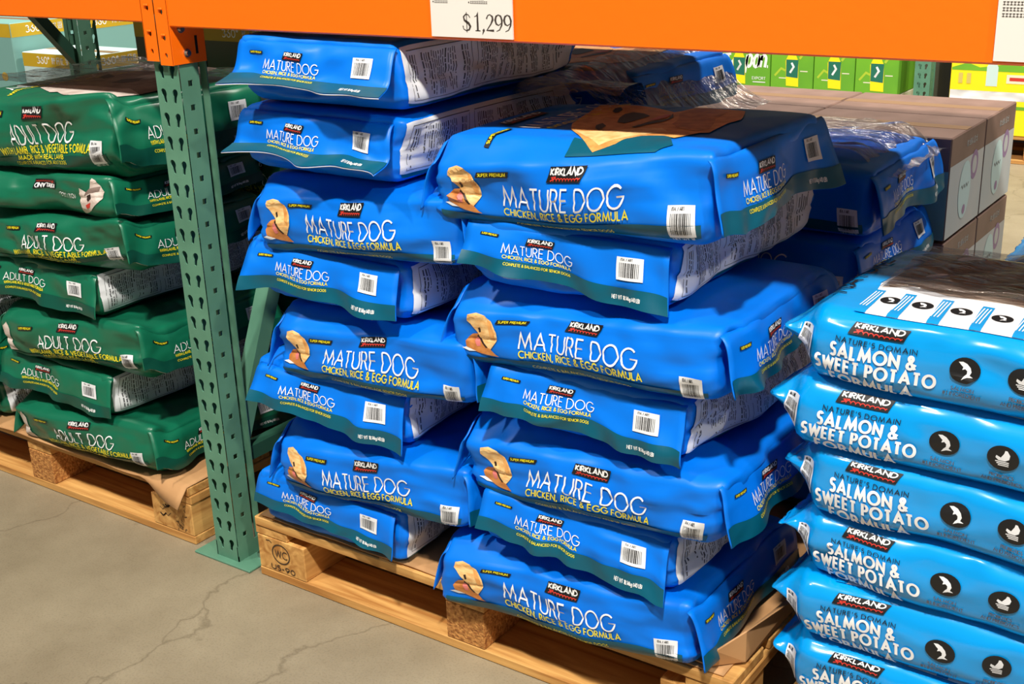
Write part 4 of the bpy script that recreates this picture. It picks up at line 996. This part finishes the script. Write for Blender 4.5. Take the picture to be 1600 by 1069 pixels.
# far aisle
def deco_tea(first):
    def f(root, w, d, h):
        it = [(JG, rect(-w+.003, .003, w-.003, h-.003, .2))]
        bx = .0 if not first else -.02
        if first:
            it.append((WHITE, strip([(-w*.55, h*.62), (-w*.50, h*.35), (-w*.55, h*.15), (-w*.70, h*.08), (-w*.82, h*.16)], .026, .05, [1.2, 1.1, .9, .7, .5])))
            it.append((WHITE, strip([(-w*.72, h*.62), (-w*.4, h*.64)], .014, .05)))
            it.append((LETW, text('a', -w*.42, h*.26, .13, wt=.17, shear=.15))); it.append((LETW, text('pan.', w*.14, h*.40, .11, w*.92, wt=.15, shear=.15)))
            it.append((LETW, text('EXPORT', w*.38, h*.15, .016, w*.85, wt=.14))); it.append((WHITE, rect(w*.4, h*.09, w*.85, h*.11)))
        else:
            it.append((LIME, strip([(-w*.8, h*.25), (-w*.5, h*.4), (-w*.3, h*.36)], .012, .05))); it.append((CREAM, rect(-w*.6, h*.2, -w*.25, h*.22))); it.append((CREAM, rect(w*.4, h*.35, w*.75, h*.37))); it.append((LIME, strip([(w*.35, h*.6), (w*.6, h*.75), (w*.85, h*.8)], .014, .05)))
        it.append((JY, poly([(bx-.032, h*.06), (bx+.045, h*.05), (bx+.040, h*.55), (bx+.02, h*.70), (bx+.012, h*.95), (bx-.016, h*.95), (bx-.02, h*.70), (bx-.04, h*.55)], .1)))
        it.append((JB, quad([(bx-.034, h*.24), (bx+.040, h*.22), (bx+.040, h*.58), (bx-.036, h*.58)], .1)))
        it.append((WHITE, strip([(bx-.01, h*.32), (bx+.012, h*.44), (bx-.002, h*.52)], .012, .05)))
        flatprint(root, 'carton_print', '-y', w, d, it)
    return f
GJ_ = 'green tea cartons across the far aisle'
for k, (a, c) in enumerate(((-1.43, -1.065), (-1.06, -.795), (-.79, -.545), (-.54, -.29))):
    carton(a, c, 5.3, 5.65, .335, .63, 'green tea carton with large white lettering and a yellow bottle' if k == 0 else f'green tea carton with a yellow bottle, {("", "first", "second", "third")[k]} right of the lettered one', GJ_, JG, deco_tea(k == 0))
    carton(a, c, 5.3, 5.65, .155, .332, f'pale carton under the green tea cartons, {("first", "second", "third", "fourth")[k]} from left', 'pale cartons across the far aisle', CREAM)
def deco_kraft(root, w, d, h):
    flatprint(root, 'carton_print', '-y', w, d, [(KRAFT, rect(-w*.3, h*.3, w*.95, h*.95, .3)), (LIME, disc(-w*.55, h*.55, w*.35, 16, .3)), (JB, disc(-w*.55, h*.55, .02, 10, .3)), (GREY, rect(w*.1, h*.62, w*.6, h*.66, .3)), (GREY, rect(w*.0, h*.40, w*.7, h*.5, .3)), (KRAFT, rect(w*.05, h*.42, w*.65, h*.48, .3))])
for k, (a, c) in enumerate(((-2.85, -2.42), (-2.40, -2.18), (-2.17, -1.97), (-1.76, -1.49))):
    carton(a, c, 5.3, 5.65, .155, .64, f'kraft and lime carton across the far aisle, {("first", "second", "third", "fourth")[k]} from left', 'kraft cartons across the far aisle', LIME if k == 3 else KRAFT, deco_kraft)
def deco_yel(root, w, d, h):
    it = [(JY, rect(-w+.003, .003, w-.003, h-.003, .3)), (WHITE, rect(-w+.003, h*.40, w-.003, h*.50, .3)), (WHITE, rect(-w+.003, h*.86, w-.003, h-.003, .3)),
          (JG, poly([(-w*.98, h*.76), (-w*.6, h*.82), (-w*.3, h*.77), (w*.1, h*.80), (w*.5, h*.83), (w*.97, h*.77), (w*.97, h*.73), (-w*.98, h*.73)], .3)), (JG, rect(-w+.003, h*.30, w-.003, h*.34, .3)),
          (AQUA, poly([(-.03, h*.56), (.03, h*.56), (.03, h*.78), (.012, h*.85), (.012, h*.9), (-.012, h*.9), (-.012, h*.85), (-.03, h*.78)], .3)), (CREAM, rect(w*.35, h*.60, w*.9, h*.70, .3)), (RED, rect(w*.42, h*.63, w*.82, h*.67, .3))]
    for q in (-.8, -.6): it += [(KRAFT, rect(w*q, h*.58, w*(q+.1), h*.70, .3))]
    flatprint(root, 'carton_print', '-y', w, d, it)
for k, (a, c) in enumerate(((-.0, .44), (.45, .89))):
    carton(a, c, 5.3, 5.65, .155, .62, f'yellow and white drinks carton across the far aisle, {("beside the far upright", "at the right edge")[k]}', 'yellow cartons across the far aisle', JY, deco_yel)
for x, lb in ((-.155, 'green far rack upright between tea and yellow cartons'), (-1.86, 'green far rack upright beside the kraft cartons')):
    u = empty('rack_upright', (x, 5.3, 0), 0, lb, 'rack upright', 'green rack uprights'); column(u, -.045, .045, .0, .08, 1.6); MB().box(-.08, .08, -.01, .1, 0, .005).build('foot_plate', RACKG, u)
for a, c, lb in ((-2.95, -1.95, 'left'), (-1.78, -.27, 'middle'), (-.06, 1.0, 'right')):
    pallet(a, c, 5.31, 6.2, f'{lb} pallet across the far aisle', n=5)
for a, c, lb in ((-3.0, -1.92, 'left'), (-1.8, -.21, 'middle'), (-.1, 1.2, 'right')):
    MB_ = MB().box(a, c, 5.72, 6.2, .157, 1.5).build('bulk_carton', TAUPE); tag(MB_, f'{lb} dark bulk carton at the back of the far rack', 'carton', 'bulk cartons in the far rack')
